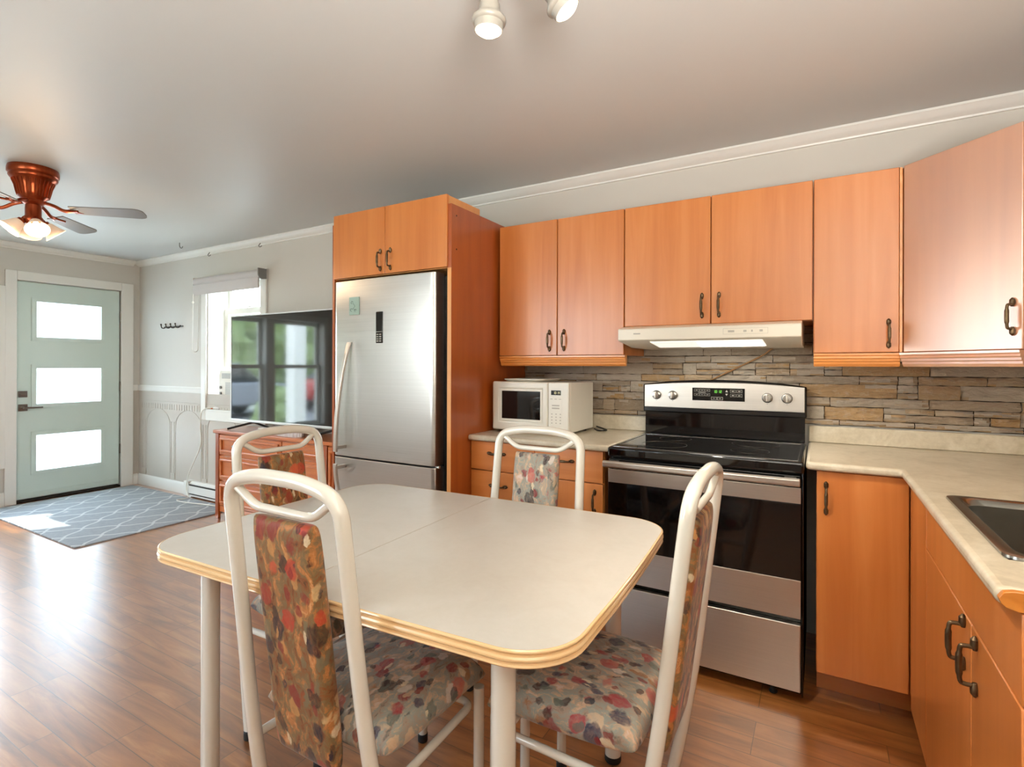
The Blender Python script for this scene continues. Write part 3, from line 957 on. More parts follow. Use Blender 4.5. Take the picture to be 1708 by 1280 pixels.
b2 = thing('base_cabinet', 'maple corner base cabinet right of the stove, single door', 'cabinet', (0.95, -0.3, 0), 'base cabinets')
obj('carcass', MB().box(0.8045, 1.0905, YB + 0.021, -0.001, 0.12, 0.8835).box(1.0905, 1.698, -0.604, -0.001, 0.12, 0.8835), 'cabinet_wood', b2)
d_ = front(b2, 'door', 0.806, 1.0865, 0.122, 0.879, YB)
pull(d_, (0.836, YB, 0.780), (0, 0, 1), (0, -1, 0), 0.128)
obj('toe_kick', MB().box(0.806, 1.135, -0.475, -0.46, 0.0, 0.119), 'cabinet_wood_flat', b2)

b3 = thing('sink_cabinet', 'maple sink base run with paired bronze handles', 'cabinet', (1.4, -1.2, 0), 'base cabinets')
XB = 1.089
obj('carcass', MB().box(XB + 0.021, XB + 0.035, -1.76, -0.6255, 0.10, 0.8835).box(XB + 0.035, 1.698, -1.76, -1.745, 0.1, 0.8835).box(XB + 0.035, 1.698, -0.64, -0.6255, 0.10, 0.8835), 'cabinet_wood', b3)
def sfront(name, y0, y1, z0, z1, mat='cabinet_wood'):
    return obj(name, MB().box(XB, XB + 0.019, y0, y1, z0, z1), mat, b3, bevel=0.0025)
sfront('filler', -0.922, -0.6255, 0.085, 0.879)
sfront('false_front', -1.776, -0.9245, 0.733, 0.879, 'cabinet_wood')
d_ = sfront('door', -1.455, -0.9245, 0.085, 0.729)
pull(d_, (XB, -1.405, 0.668), (0, 0, 1), (-1, 0, 0), 0.125)
d_ = sfront('door', -1.776, -1.459, 0.085, 0.729)
pull(d_, (XB, -1.507, 0.664), (0, 0, 1), (-1, 0, 0), 0.125)
obj('end_board', MB().box(XB + 0.0195, 1.698, -1.777, -1.7605, 0.0, 0.8815), 'cabinet_wood', b3, bevel=0.001)
obj('toe_kick', MB().box(1.145, 1.16, -1.755, -0.64, 0.0, 0.0995), 'cabinet_wood_flat', b3)

# ---------------- counters
ct = thing('countertop', 'beige laminate countertop carrying the microwave', 'countertop', (-0.4, -0.3, 0.874), 'countertops')
obj('slab', MB().box(-0.772, -0.004, -0.635, -0.0015, 0.884, 0.914), 'counter_laminate', ct, bevel=0.012, seg=4)
obj('backsplash_strip', MB().box(-0.772, -0.004, -0.022, -0.0015, 0.9145, 0.995), 'counter_laminate', ct, bevel=0.004)
c6 = thing('countertop', 'L-shaped beige laminate countertop around the sink', 'countertop', (1.3, -0.9, 0.874), 'countertops')
SX0, SX1, SY0, SY1 = 1.122, 1.585, -1.585, -1.052
slab = cellslab([0.770, 1.06, SX0, SX1, 1.699], [-1.765, SY0, SY1, -0.635, -0.0015],
                lambda x, y: (x > 1.06 or y > -0.635) and not (SX0 < x < SX1 and SY0 < y < SY1), 0.884, 0.914)
obj('slab', slab, 'counter_laminate', c6, bevel=0.012, seg=4)
obj('backsplash_strip', MB().box(0.770, 1.699, -0.022, -0.0015, 0.9145, 0.992).box(1.678, 1.699, -1.765, -0.022, 0.9145, 0.992), 'counter_laminate', c6, bevel=0.004)
# wooden end piece following the slab's rounded front
ec = [(1.064, 0.892), (1.061, 0.900), (1.067, 0.910), (1.080, 0.9135), (1.699, 0.9135), (1.699, 0.882), (1.110, 0.882), (1.085, 0.882), (1.070, 0.886)]
obj('wood_end', MB().prism(ec, 'y', -1.778, -1.7655), 'endcap_wood', c6, bevel=0.001)
obj('wood_end_block', MB().box(1.112, 1.699, -1.7795, -1.7782, 0.882, 0.899), 'panel_wood', c6)

# ---------------- sink
sk = thing('sink', 'stainless drop-in kitchen sink set in the counter', 'sink', (1.35, -1.3, 0.75))
RX0, RX1, RY0, RY1 = 1.110, 1.60, -1.597, -1.042
def rrect(x0, x1, y0, y1, r, n=5):
    pts = []
    for cx, cy, a0 in ((x1 - r, y1 - r, 0), (x0 + r, y1 - r, PI / 2), (x0 + r, y0 + r, PI), (x1 - r, y0 + r, 1.5 * PI)):
        for k in range(n + 1):
            a = a0 + PI / 2 * k / n
            pts.append((cx + r * math.cos(a), cy + r * math.sin(a)))
    return pts
def loft(rings, cap_last=True, cap_first=False):
    mb = MB()
    n = len(rings[0])
    for r in rings: mb.v += [Vector(p) for p in r]
    for i in range(len(rings) - 1):
        for k in range(n):
            k2 = (k + 1) % n
            mb.f.append((i * n + k, i * n + k2, (i + 1) * n + k2, (i + 1) * n + k))
    if cap_last: mb.f.append(tuple((len(rings) - 1) * n + k for k in range(n)))
    if cap_first: mb.f.append(tuple(range(n - 1, -1, -1)))
    mb.mi = [0] * len(mb.f)
    return mb
def ring(d, r, z): return [(x, y, z) for x, y in rrect(RX0 + d, RX1 - d, RY0 + d, RY1 - d, r)]
rim = [ring(0.0, 0.03, 0.9145), ring(0.001, 0.03, 0.9195), ring(0.005, 0.029, 0.9205), ring(0.022, 0.035, 0.9205), ring(0.028, 0.04, 0.9165), ring(0.036, 0.045, 0.905)]
obj('rim', loft(rim, cap_last=False), 'steel_sink', sk, angle=60)
bas = [ring(0.036, 0.045, 0.905), ring(0.040, 0.05, 0.80), ring(0.044, 0.055, 0.765), ring(0.062, 0.06, 0.748), ring(0.10, 0.06, 0.744)]
obj('basin', loft(bas), 'steel_sink', sk, angle=60)
obj('drain', MB().lathe([(0.045, 0.0), (0.045, 0.003), (0.03, 0.0035), (0.028, 0.001), (0.0, 0.001)], (1.36, -1.3, 0.744), n=20), 'chrome', sk)

# ---------------- stone backsplash
random.seed(11)
st = MB()
def stone_block(x0, x1, z0, z1, d):
    j = lambda s: random.uniform(-s, s)
    ph = random.uniform(0, 6)
    xs, zs = max(5, int((x1 - x0) / 0.022)), 5
    idx = {}
    for i in range(xs):
        for k in range(zs):
            fx, fz = i / (xs - 1), k / (zs - 1)
            e = (0.006 if (i in (0, xs - 1)) else 0) + (0.006 if k in (0, zs - 1) else 0)
            idx[(i, k)] = len(st.v)
            st.v.append(Vector((x0 + (x1 - x0) * fx + j(0.0012), min(-0.007, -d + e + j(0.0035) + 0.003 * math.sin(i * 1.7 + ph) * math.cos(k * 1.9 + ph)), z0 + (z1 - z0) * fz + j(0.0014))))
    back = {}
    for i in range(xs):
        for k in range(zs):
            if i in (0, xs - 1) or k in (0, zs - 1):
                p = st.v[idx[(i, k)]]
                back[(i, k)] = len(st.v)
                st.v.append(Vector((p.x, -0.004, p.z)))
    for i in range(xs - 1):
        for k in range(zs - 1):
            st.f.append((idx[(i, k)], idx[(i + 1, k)], idx[(i + 1, k + 1)], idx[(i, k + 1)]))
    edge = [(i, 0) for i in range(xs)] + [(xs - 1, k) for k in range(1, zs)] + [(i, zs - 1) for i in range(xs - 2, -1, -1)] + [(0, k) for k in range(zs - 2, 0, -1)]
    for q in range(len(edge)):
        a, b = edge[q], edge[(q + 1) % len(edge)]
        st.f.append((idx[b], idx[a], back[a], back[b]))
def course(x0, x1, z0, z1):
    x = x0
    while x < x1 - 0.01:
        wd = random.choice((0.07, 0.15, 0.2, 0.26, 0.32, 0.36))
        xe = min(x + wd * random.uniform(0.85, 1.15), x1)
        if x1 - xe < 0.06: xe = x1
        d = random.uniform(0.015, 0.030)
        if z1 - z0 > 0.055 and random.random() < 0.30:
            zm = z0 + (z1 - z0) * random.uniform(0.4, 0.6)
            xm = x + (xe - x) * random.uniform(0.35, 0.65)
            for za, zb in ((z0, zm), (zm, z1)):
                if random.random() < 0.5 and xe - x > 0.12:
                    stone_block(x + 0.0016, xm - 0.0016, za + 0.0014, zb - 0.0014, d + random.uniform(-0.004, 0.004))
                    stone_block(xm + 0.0016, xe - 0.0016, za + 0.0014, zb - 0.0014, d + random.uniform(-0.004, 0.004))
                else:
                    stone_block(x + 0.0016, xe - 0.0016, za + 0.0014, zb - 0.0014, d + random.uniform(-0.004, 0.004))
        else:
            stone_block(x + 0.0016, xe - 0.0016, z0 + 0.0014, z1 - 0.0014, d)
        x = xe
zs_ = [0.999, 1.024, 1.086, 1.128, 1.190, 1.228, 1.290, 1.326]
for k in range(len(zs_) - 1):
    course(-0.771, 1.699, zs_[k], zs_[k + 1])
for za, zb in ((1.327, 1.388), (1.388, 1.465)):
    course(-0.022, 0.787, za, zb)
st.mi = [0] * len(st.f)
bs = thing('stone_backsplash', 'stacked ledger stone backsplash behind the stove and counters', 'backsplash', (0.4, 0, 0.999))
obj('stone_facing', st, 'ledger_stone', bs, angle=24)
obj('mortar_bed', MB().box(-0.771, 1.698, -0.006, -0.001, 0.998, 1.3265).box(-0.0225, 0.7875, -0.006, -0.001, 1.3265, 1.4655), 'stone_joint', bs, smooth=False)

# ---------------- stove
sv = thing('stove', 'black and stainless electric range between the counters', 'stove', (0.378, -0.35, 0))
obj('body', MB().box(0.002, 0.7635, -0.622, -0.04, 0.03, 0.868).box(0.757, 0.7635, -0.645, -0.05, 0.03, 0.895), 'black_enamel', sv, bevel=0.004)
cook = MB().box(-0.001, 0.766, -0.655, -0.092, 0.868, 0.9135)
obj('cooktop', cook, 'black_gloss', sv, bevel=0.010, seg=3)
tr_ = MB().box(0.02, 0.745, -0.632, -0.629, 0.9138, 0.9152).box(0.02, 0.023, -0.629, -0.13, 0.9138, 0.9152).box(0.742, 0.745, -0.629, -0.13, 0.9138, 0.9152).box(0.02, 0.745, -0.13, -0.127, 0.9138, 0.9152)
obj('cooktop_trim', tr_, 'chrome', sv)
for cx, cy, rr in ((0.2, -0.46, 0.10), (0.2, -0.235, 0.075), (0.56, -0.46, 0.075), (0.56, -0.235, 0.10)):
    rg = MB().tube([(cx + rr * math.cos(2 * PI * k / 32), cy + rr * math.sin(2 * PI * k / 32), 0.9136) for k in range(32)], 0.0005, 6, closed=True)
    obj('burner_ring', rg, 'steel_dark', sv)
# back riser and control panel with an arched top
obj('riser', MB().prism([(-0.084, 0.9136), (-0.082, 1.048), (-0.036, 1.048), (-0.036, 0.9136)], 'x', 0.006, 0.757), 'black_gloss', sv, bevel=0.003)
def arched(x0, x1, z0, zside, zmid, y0, y1, n=16):
    pts = [(x0, z0), (x1, z0)]
    for k in range(n + 1):
        s = 1 - 2 * k / n
        pts.append((x0 + (x1 - x0) * (1 - k / n), zside + (zmid - zside) * (1 - abs(s) ** 2.2)))
    return MB().prism(pts, 'y', y0, y1)
obj('back_guard', arched(-0.002, 0.764, 1.030, 1.176, 1.203, -0.094, -0.042), 'black_enamel', sv, bevel=0.006)
cp = obj('control_panel', arched(0.006, 0.756, 1.057, 1.174, 1.191, -0.1015, -0.0945), 'steel_stove', sv, bevel=0.002)
YP = -0.1015
ds = obj('display', MB().box(0.253, 0.500, YP - 0.0025, YP - 0.0002, 1.099, 1.163), 'black_gloss', sv, bevel=0.001)
ink = MB()
def outline(mb, x0, x1, z0, z1, y, t=0.0009, d=0.0004):
    mb.box(x0, x1, y - d, y, z0, z0 + t).box(x0, x1, y - d, y, z1 - t, z1).box(x0, x0 + t, y - d, y, z0 + t, z1 - t).box(x1 - t, x1, y - d, y, z0 + t, z1 - t)
YD = YP - 0.0026
for r_ in range(2):
    for c_ in range(3):
        x = 0.263 + c_ * 0.026
        z = 1.144 - r_ * 0.0215
        outline(ink, x, x + 0.0235, z, z + 0.0125, YD)
        ink.box(x + 0.007, x + 0.0165, YD - 0.0004, YD, z + 0.0052, z + 0.0074)
ink.box(0.283, 0.318, YD - 0.0004, YD, 1.1385, 1.1405)
for c_ in range(2):
    x = 0.345 + c_ * 0.0285
    outline(ink, x, x + 0.026, 1.1035, 1.1185, YD, 0.0014)
    ink.box(x + 0.008, x + 0.018, YD - 0.0004, YD, 1.110, 1.112)
for r_ in range(2):
    for c_ in range(2):
        x = 0.434 + c_ * 0.029
        z = 1.142 - r_ * 0.021
        outline(ink, x, x + 0.025, z, z + 0.014, YD)
        ink.box(x + 0.007, x + 0.018, YD - 0.0004, YD, z + 0.005, z + 0.0085)
for z, s in ((1.149, 1), (1.131, -1)):
    ink.add([(0.411, YD, z - 0.005 * s), (0.423, YD, z - 0.005 * s), (0.417, YD, z + 0.006 * s), (0.411, YD - 0.0004, z - 0.005 * s), (0.423, YD - 0.0004, z - 0.005 * s), (0.417, YD - 0.0004, z + 0.006 * s)],
            [(0, 1, 2), (3, 5, 4), (0, 3, 4, 1), (1, 4, 5, 2), (2, 5, 3, 0)])
obj('button_print', ink, 'panel_ink', ds, smooth=False)
SEG = {'0': 'abcdef', '1': 'bc', '2': 'abged', '4': 'fgbc', '7': 'abc'}
def digits(mb, text, x, z, w_, h_, t_, y):
    for ch in text:
        if ch == ':':
            mb.box(x + t_ * 0.3, x + t_ * 1.2, y - 0.0005, y, z + h_ * 0.25, z + h_ * 0.35).box(x + t_ * 0.3, x + t_ * 1.2, y - 0.0005, y, z + h_ * 0.65, z + h_ * 0.75)
            x += t_ * 2.4
            continue
        s = SEG[ch]
        if 'a' in s: mb.box(x, x + w_, y - 0.0005, y, z + h_ - t_, z + h_)
        if 'g' in s: mb.box(x, x + w_, y - 0.0005, y, z + h_ / 2 - t_ / 2, z + h_ / 2 + t_ / 2)
        if 'd' in s: mb.box(x, x + w_, y - 0.0005, y, z, z + t_)
        if 'f' in s: mb.box(x, x + t_, y - 0.0005, y, z + h_ / 2, z + h_)
        if 'b' in s: mb.box(x + w_ - t_, x + w_, y - 0.0005, y, z + h_ / 2, z + h_)
        if 'e' in s: mb.box(x, x + t_, y - 0.0005, y, z, z + h_ / 2)
        if 'c' in s: mb.box(x + w_ - t_, x + w_, y - 0.0005, y, z, z + h_ / 2)
        x += w_ * 1.35
    return mb
obj('clock_digits', digits(MB(), '10:12', 0.356, 1.139, 0.0066, 0.013, 0.0018, YD), 'digit_green', ds, smooth=False)
for kx in (0.070, 0.154, 0.599, 0.683):
    kb = MB().lathe([(0.0215, 0.0), (0.0215, 0.004), (0.0195, 0.006), (0.0185, 0.022), (0.0165, 0.0255), (0.0, 0.0265)], (kx, YP - 0.0002, 1.121), (0, -1, 0), 24)
    k_ = obj('knob', kb, 'chrome', sv, angle=50)
    obj('knob_grip', MB().box(kx - 0.0042, kx + 0.0042, YP - 0.0345, YP - 0.026, 1.106, 1.139), 'steel_stove', k_, bevel=0.0015)
    obj('dial_mark', MB().box(kx - 0.002, kx + 0.002, YP - 0.0004, YP, 1.091, 1.0935), 'grey_plastic', k_, smooth=False)
    obj('knob_ring', MB().lathe([(0.0235, 0.0), (0.0235, 0.0018), (0.0215, 0.0022)], (kx, YP - 0.0001, 1.121), (0, -1, 0), 24, cap=False), 'black_plastic', k_)
# oven door
od = obj('oven_door', MB().box(0.004, 0.754, -0.650, -0.6225, 0.325, 0.862), 'black_enamel', sv, bevel=0.004)
obj('door_band', MB().box(0.003, 0.7545, -0.6535, -0.6502, 0.757, 0.816), 'steel_stove', od, bevel=0.001)
obj('door_glass', MB().box(0.003, 0.7545, -0.6535, -0.6502, 0.4695, 0.7565), 'black_gloss', od, bevel=0.001)
obj('door_kick', MB().box(0.003, 0.7545, -0.6535, -0.6502, 0.326, 0.469), 'steel_stove', od, bevel=0.001)
hb = MB().prism([(-0.716, 0.832), (-0.722, 0.838), (-0.722, 0.856), (-0.716, 0.861), (-0.703, 0.861), (-0.699, 0.856), (-0.699, 0.836), (-0.704, 0.832)], 'x', 0.0, 0.753)
for x in (0.012, 0.700):
    hb.box(x, x + 0.04, -0.7, -0.652, 0.838, 0.856)
obj('door_handle', hb, 'steel_stove', od, bevel=0.002)
obj('storage_drawer', MB().box(0.003, 0.7545, -0.651, -0.6225, 0.049, 0.301), 'steel_stove', sv, bevel=0.003)
for x in (0.05, 0.66):
    for y in (-0.60, -0.12):
        obj('foot', MB().lathe([(0.014, 0), (0.016, 0.006), (0.01, 0.01), (0.01, 0.031)], (x, y, 0), n=14), 'rubber', sv)

# ---------------- range hood
rh = thing('range_hood', 'white under-cabinet range hood with a lit lens above the stove', 'range hood', (0.37, -0.24, 1.36))
hp = [(-0.034, 1.4655), (-0.37, 1.4655), (-0.472, 1.449), (-0.480, 1.444), (-0.480, 1.394), (-0.474, 1.390), (-0.395, 1.360), (-0.034, 1.360)]
def sect(x, dx): return [(x + dx, y, z) for y, z in hp]
lo = loft([[(0.028 if y > -0.4 and z < 1.37 else (-0.013), y, z) for y, z in hp], [(0.752, y, z) for y, z in hp]], cap_last=True, cap_first=True)
obj('shell', lo, 'hood_enamel', rh, bevel=0.003, angle=25)
lens_n = Vector((0, -(1.390 - 1.360), -(0.474 - 0.395))).normalized()
def on_slope(x, s, off):   # s from front (0) to back (1) on the sloped underside
    y = -0.474 + 0.079 * s
    z = 1.390 - 0.030 * s
    p = Vector((x, y, z)) + lens_n * off
    return p
ln_ = MB()
vs = [on_slope(x, s, o_) for o_ in (0.0003, 0.003) for x, s in ((0.135, 0.16), (0.607, 0.16), (0.618, 0.95), (0.165, 0.95))]
ln_.add(vs, [(0, 1, 2, 3), (7, 6, 5, 4), (0, 4, 5, 1), (1, 5, 6, 2), (2, 6, 7, 3), (3, 7, 4, 0)])
obj('light_lens', ln_, 'lens_glow', rh, smooth=False)
tb = MB()
vs = [on_slope(x, s, o_) for o_ in (0.0032, 0.005) for x, s in ((0.34, 0.22), (0.60, 0.22), (0.612, 0.9), (0.352, 0.9))]
tb.add(vs, [(0, 1, 2, 3), (7, 6, 5, 4), (0, 4, 5, 1), (1, 5, 6, 2), (2, 6, 7, 3), (3, 7, 4, 0)])
obj('lit_tube', tb, 'hood_glow', rh, smooth=False)
sw = MB()
outline(sw, 0.455, 0.63, 1.409, 1.434, -0.4802, 0.0010, 0.0006)
for x, wd in ((0.475, 0.025), (0.536, 0.012), (0.566, 0.006), (0.598, 0.012)):
    sw.box(x, x + wd, -0.4815, -0.4802, 1.417, 1.426)
obj('switch_strip', sw, 'faint_ink', rh, smooth=False)
obj('badge', MB().box(0.062, 0.094, -0.4808, -0.4802, 1.4195, 1.4255), 'faint_ink', rh, smooth=False)
add_light('hood_lamp', 'AREA', (0.45, -0.43, 1.352), (0, 0.15, -1), 3.2, (1.0, 0.93, 0.82), 0.4, 0.05, parent=rh)

# thin cable from the hood down behind the stove
tag(obj('power_cable', MB().tube(smooth_path([(0.618, -0.045, 1.362), (0.57, -0.036, 1.325), (0.45, -0.034, 1.262), (0.345, -0.034, 1.208), (0.31, -0.031, 1.190)], 6), 0.004, 8), 'beige_cord', org=(0.45, -0.035, 1.2)), 'thin beige cable slanting across the stone from hood to stove', 'cable')

# ---------------- microwave
MX0, MX1, MYF, MYB, MZ0, MZ1 = -0.735, -0.2815, -0.45, -0.105, 0.926, 1.187
mw = thing('microwave', 'white countertop microwave oven beside the refrigerator panel', 'microwave', (-0.51, -0.28, 0.914))
obj('case', MB().box(MX0 + 0.003, MX1 - 0.002, MYF + 0.03, MYB, MZ0, MZ1 - 0.002), 'white_plastic', mw, bevel=0.006)
dx1 = -0.398
mdoor = to_wall_back(cellslab([MX0, -0.692, -0.432, dx1], [MZ0, 0.975, 1.150, MZ1], lambda x, z: not (-0.692 < x < -0.432 and 0.975 < z < 1.150), MYF, MYF + 0.0295))
md = obj('door', mdoor, 'white_plastic', mw, bevel=0.008, seg=3)
wf = to_wall_back(cellslab([-0.692, -0.678, -0.444, -0.432], [0.975, 0.988, 1.137, 1.150], lambda x, z: not (-0.678 < x < -0.444 and 0.988 < z < 1.137), MYF + 0.003, MYF + 0.012))
obj('window_bezel', wf, 'white_plastic', md, bevel=0.002)
obj('door_window', MB().box(-0.679, -0.443, MYF + 0.0065, MYF + 0.011, 0.987, 1.138), 'black_gloss', md, bevel=0.001)
ctl = obj('control_panel', MB().box(dx1 + 0.0015, MX1, MYF + 0.001, MYF + 0.0295, MZ0, MZ1), 'white_plastic', mw, bevel=0.005)
YM = MYF + 0.0008
md_ = obj('display', MB().box(-0.379, -0.324, YM - 0.0008, YM + 0.002, 1.122, 1.146), 'black_gloss', mw)
obj('clock_digits', digits(MB(), '10:14', -0.365, 1.1275, 0.0062, 0.0125, 0.0016, YM - 0.0009), 'digit_amber', md_, smooth=False)
kp = MB().box(-0.387, -0.318, YM - 0.0003, YM + 0.001, 0.968, 1.110)
for r_ in range(4):
    for c_ in range(3):
        kp.box(-0.378 + c_ * 0.024, -0.371 + c_ * 0.024, YM - 0.0006, YM + 0.001, 1.022 - r_ * 0.0155, 1.0275 - r_ * 0.0155)
for c_ in range(3):
    kp.box(-0.384 + c_ * 0.024, -0.370 + c_ * 0.024, YM - 0.0006, YM + 0.001, 1.100, 1.1035)
for r_ in range(2):
    kp.box(-0.374, -0.332, YM - 0.0006, YM + 0.001, 1.065 - r_ * 0.014, 1.072 - r_ * 0.014)
kp.mi = [0] * 6 + [1] * (len(kp.f) - 6)
obj('keypad_print', kp, ['white_plastic', 'faint_ink'], ctl, smooth=False)
for x in (MX0 + 0.04, MX1 - 0.04):
    for y in (MYF + 0.06, MYB - 0.04):
        obj('foot', MB().lathe([(0.012, 0.0), (0.013, 0.0125)], (x, y, 0.9142), n=12), 'rubber', mw)
tp = thing('serving_tray', 'flat white tray lying on top of the microwave', 'tray', (-0.58, -0.28, MZ1))
obj('tray_body', loft([[(x, y, MZ1 - 0.0015) for x, y in rrect(-0.68, -0.47, -0.39, -0.17, 0.03)], [(x, y, MZ1 + 0.010) for x, y in rrect(-0.70, -0.45, -0.41, -0.15, 0.04)],
     [(x, y, MZ1 + 0.014) for x, y in rrect(-0.70, -0.45, -0.41, -0.15, 0.04)], [(x, y, MZ1 + 0.012) for x, y in rrect(-0.69, -0.46, -0.40, -0.16, 0.035)],
     [(x, y, MZ1 + 0.003) for x, y in rrect(-0.675, -0.475, -0.385, -0.175, 0.03)]], cap_first=True), 'white_plastic', tp)
obj('power_cord', MB().tube(smooth_path([(-0.27, -0.12, 0.922), (-0.245, -0.15, 0.9195), (-0.215, -0.16, 0.9195), (-0.2, -0.12, 0.9195), (-0.235, -0.07, 0.9195), (-0.28, -0.065, 0.93)], 6), 0.004, 8), 'black_plastic', mw)

# ---------------- refrigerator
FXL, FXR, FYF, FZT, FZS = -1.59, -0.862, -0.80, 1.748, 0.757
fr = thing('refrigerator', 'stainless steel bottom-freezer refrigerator in the maple surround', 'refrigerator', (-1.2, -0.45, 0))
obj('case', MB().box(-1.575, -0.815, -0.70, -0.05, 0.03, 1.742), 'black_enamel', fr, bevel=0.005)
obj('door_gasket', MB().box(-1.57, -0.84, -0.715, -0.7005, 0.06, 1.735), 'rubber', fr)
def fdoor(name, z0, z1):
    n = 60
    pts = []
    for k in range(n + 1):
        s = k / n
        x = FXL + (FXR - FXL) * s
        bow = 0.006 * (1 - (2 * s - 1) ** 2)
        edge = 0.010 * max(0.0, 1 - min(s, 1 - s) * 40) ** 2
        pts.append((x, FYF - bow + 0.004 + edge))
    pts += [(FXR + 0.0035, FYF + 0.03), (FXR, -0.716), (FXL, -0.716), (FXL - 0.0035, FYF + 0.03)]
    return obj(name, MB().prism(pts, 'z', z0, z1), 'steel_fridge', fr, bevel=0.003, angle=40)
fd = fdoor('fridge_door', FZS + 0.004, FZT)
fz = fdoor('freezer_drawer', 0.08, FZS - 0.004)
def bow_handle(parent, z0, z1, flip):
    mb = MB()
    n = 16
    pts, rr = [], []
    for k in range(n + 1):
        s = k / n
        z = z0 + (z1 - z0) * s
        q = s if not flip else 1 - s
        out = 0.062 * (math.sin(PI * min(1.0, (1 - q) * 1.0 + 0.02) * 0.5) ** 0.7)
        pts.append((-1.498 + 0.045 * q ** 2, FYF - 0.002 - out, z))
    vs, fs = [], []
    for i, p in enumerate(pts):
        for dx, dy in ((-0.013, -0.004), (-0.009, -0.010), (0.009, -0.010), (0.013, -0.004), (0.011, 0.006), (-0.011, 0.006)):
            vs.append((p[0] + dx, p[1] + dy, p[2]))
    for i in range(n):
        for k in range(6):
            k2 = (k + 1) % 6
            fs.append((i * 6 + k, i * 6 + k2, (i + 1) * 6 + k2, (i + 1) * 6 + k))
    fs += [tuple(range(5, -1, -1)), tuple(n * 6 + k for k in range(6))]
    mb.add(vs, fs)
    zf = z0 + 0.012 if not flip else z1 - 0.03
    mb.box(-1.509, -1.487, FYF - 0.062, FYF + 0.012, zf, zf + 0.018)
    obj('handle', mb, 'steel_stove', parent, bevel=0.001, angle=50)
bow_handle(fd, 0.795, 1.40, False)
bow_handle(fz, 0.42, 0.728, True)
pa = obj('control_strip', MB().box(-1.2565, -1.207, FYF - 0.0065, FYF + 0.002, 1.392, 1.562), 'black_gloss', fd, bevel=0.003)
kpm = MB()
for r_ in range(4):
    for c_ in range(2):
        kpm.box(-1.250 + c_ * 0.020, -1.236 + c_ * 0.020, FYF - 0.0071, FYF - 0.0065, 1.400 + r_ * 0.012, 1.406 + r_ * 0.012)
kpm.box(-1.2565, -1.207, FYF - 0.0071, FYF - 0.0065, 1.4515, 1.4545)
obj('strip_buttons', kpm, 'panel_ink', pa, smooth=False)
hg = MB().tube([(FXR + 0.012, FYF + 0.03, FZS - 0.006), (FXR + 0.012, FYF + 0.03, FZS + 0.006)], 0.008, 10).box(FXR - 0.01, FXR + 0.012, FYF + 0.024, FYF + 0.036, FZS - 0.003, FZS + 0.003)
obj('hinge_pin', hg, 'chrome', fr)
for x in (-1.53, -0.87):
    for y in (-0.65, -0.1):
        obj('foot', MB().lathe([(0.02, 0), (0.018, 0.031)], (x, y, 0), n=12), 'rubber', fr)
nt = thing('fridge_magnet', 'small mint green card stuck on the refrigerator door', 'magnet', (-1.42, FYF, 1.60))
obj('card', MB().box(-1.461, -1.383, FYF - 0.0045, FYF - 0.0003, 1.553, 1.652), 'paper_mint', nt, bevel=0.001)
sk_ = MB()
random.seed(3)
for k in range(3):
    cx, cz = (-1.437, 1.622) if k == 0 else (-1.442 + 0.03 * (k - 1), 1.586 - 0.004 * k)
    pts = [(cx + 0.010 * math.cos(a * 0.7) * random.uniform(0.5, 1), FYF - 0.0048, cz + 0.010 * math.sin(a * 0.7) * random.uniform(0.5, 1)) for a in range(8)]
    sk_.tube(pts, 0.0010, 5)
sk_.tube([(-1.43, FYF - 0.0048, 1.618), (-1.415, FYF - 0.0048, 1.60), (-1.43, FYF - 0.0048, 1.588), (-1.408, FYF - 0.0048, 1.578)], 0.0010, 5)
obj('ink_sketch', sk_, 'ink', nt)

# ------------------------------------------------------------------ living end
# dresser
DX0, DX1, DYF, DZT = -3.545, -1.70, -0.33, 0.735
dz = thing('dresser', 'reddish wood dresser with moulded drawers under the television', 'dresser', (-2.6, -0.18, 0))
body = MB().box(DX0 + 0.025, DX1 - 0.025, DYF + 0.022, -0.02, 0.08, DZT - 0.03)
obj('body', body, 'dresser_wood', dz)
obj('top', MB().box(DX0 - 0.012, DX1 + 0.012, DYF - 0.016, -0.018, DZT - 0.028, DZT), 'dresser_wood', dz, bevel=0.006)
for x in (DX0, -2.24, DX1 - 0.045):
    obj('corner_post', MB().box(x, x + 0.045, DYF, DYF + 0.021, 0.0, DZT - 0.03), 'panel_wood', dz, bevel=0.003)
for x in (DX0, DX1 - 0.045):
    obj('corner_post', MB().box(x, x + 0.045, -0.065, -0.02, 0.0, 0.08), 'panel_wood', dz, bevel=0.003)
obj('plinth', MB().box(DX0 + 0.045, DX1 - 0.045, DYF + 0.012, DYF + 0.022, 0.055, 0.105), 'dresser_wood', dz, bevel=0.003)
def dfront(name, x0, x1, z0, z1, knobs):
    d = obj(name, MB().box(x0, x1, DYF + 0.004, DYF + 0.0215, z0, z1), 'dresser_wood', dz, bevel=0.002)
    m = to_wall_back(cellslab([x0 + 0.02, x0 + 0.04, x1 - 0.04, x1 - 0.02], [z0 + 0.02, z0 + 0.04, z1 - 0.04, z1 - 0.02],
                     lambda a, b: not (x0 + 0.04 < a < x1 - 0.04 and z0 + 0.04 < b < z1 - 0.04), DYF - 0.012, DYF + 0.0035))
    obj('raised_moulding', m, 'dresser_wood', d, bevel=0.005)
    for kx in knobs:
        obj('knob', MB().lathe([(0.008, 0.0), (0.006, 0.012), (0.012, 0.018), (0.014, 0.024), (0.009, 0.031), (0.0, 0.033)], (kx, DYF + 0.004, (z0 + z1) / 2), (0, -1, 0), 14), 'satin_nickel', d)
for z0, z1 in ((0.535, 0.695), (0.325, 0.52), (0.112, 0.31)):
    dfront('drawer', -3.49, -2.70, z0, z1, (-3.27, -2.92))
dfront('door', -2.685, -2.25, 0.112, 0.575, ())
dfront('drawer', -2.685, -2.25, 0.59, 0.695, ())
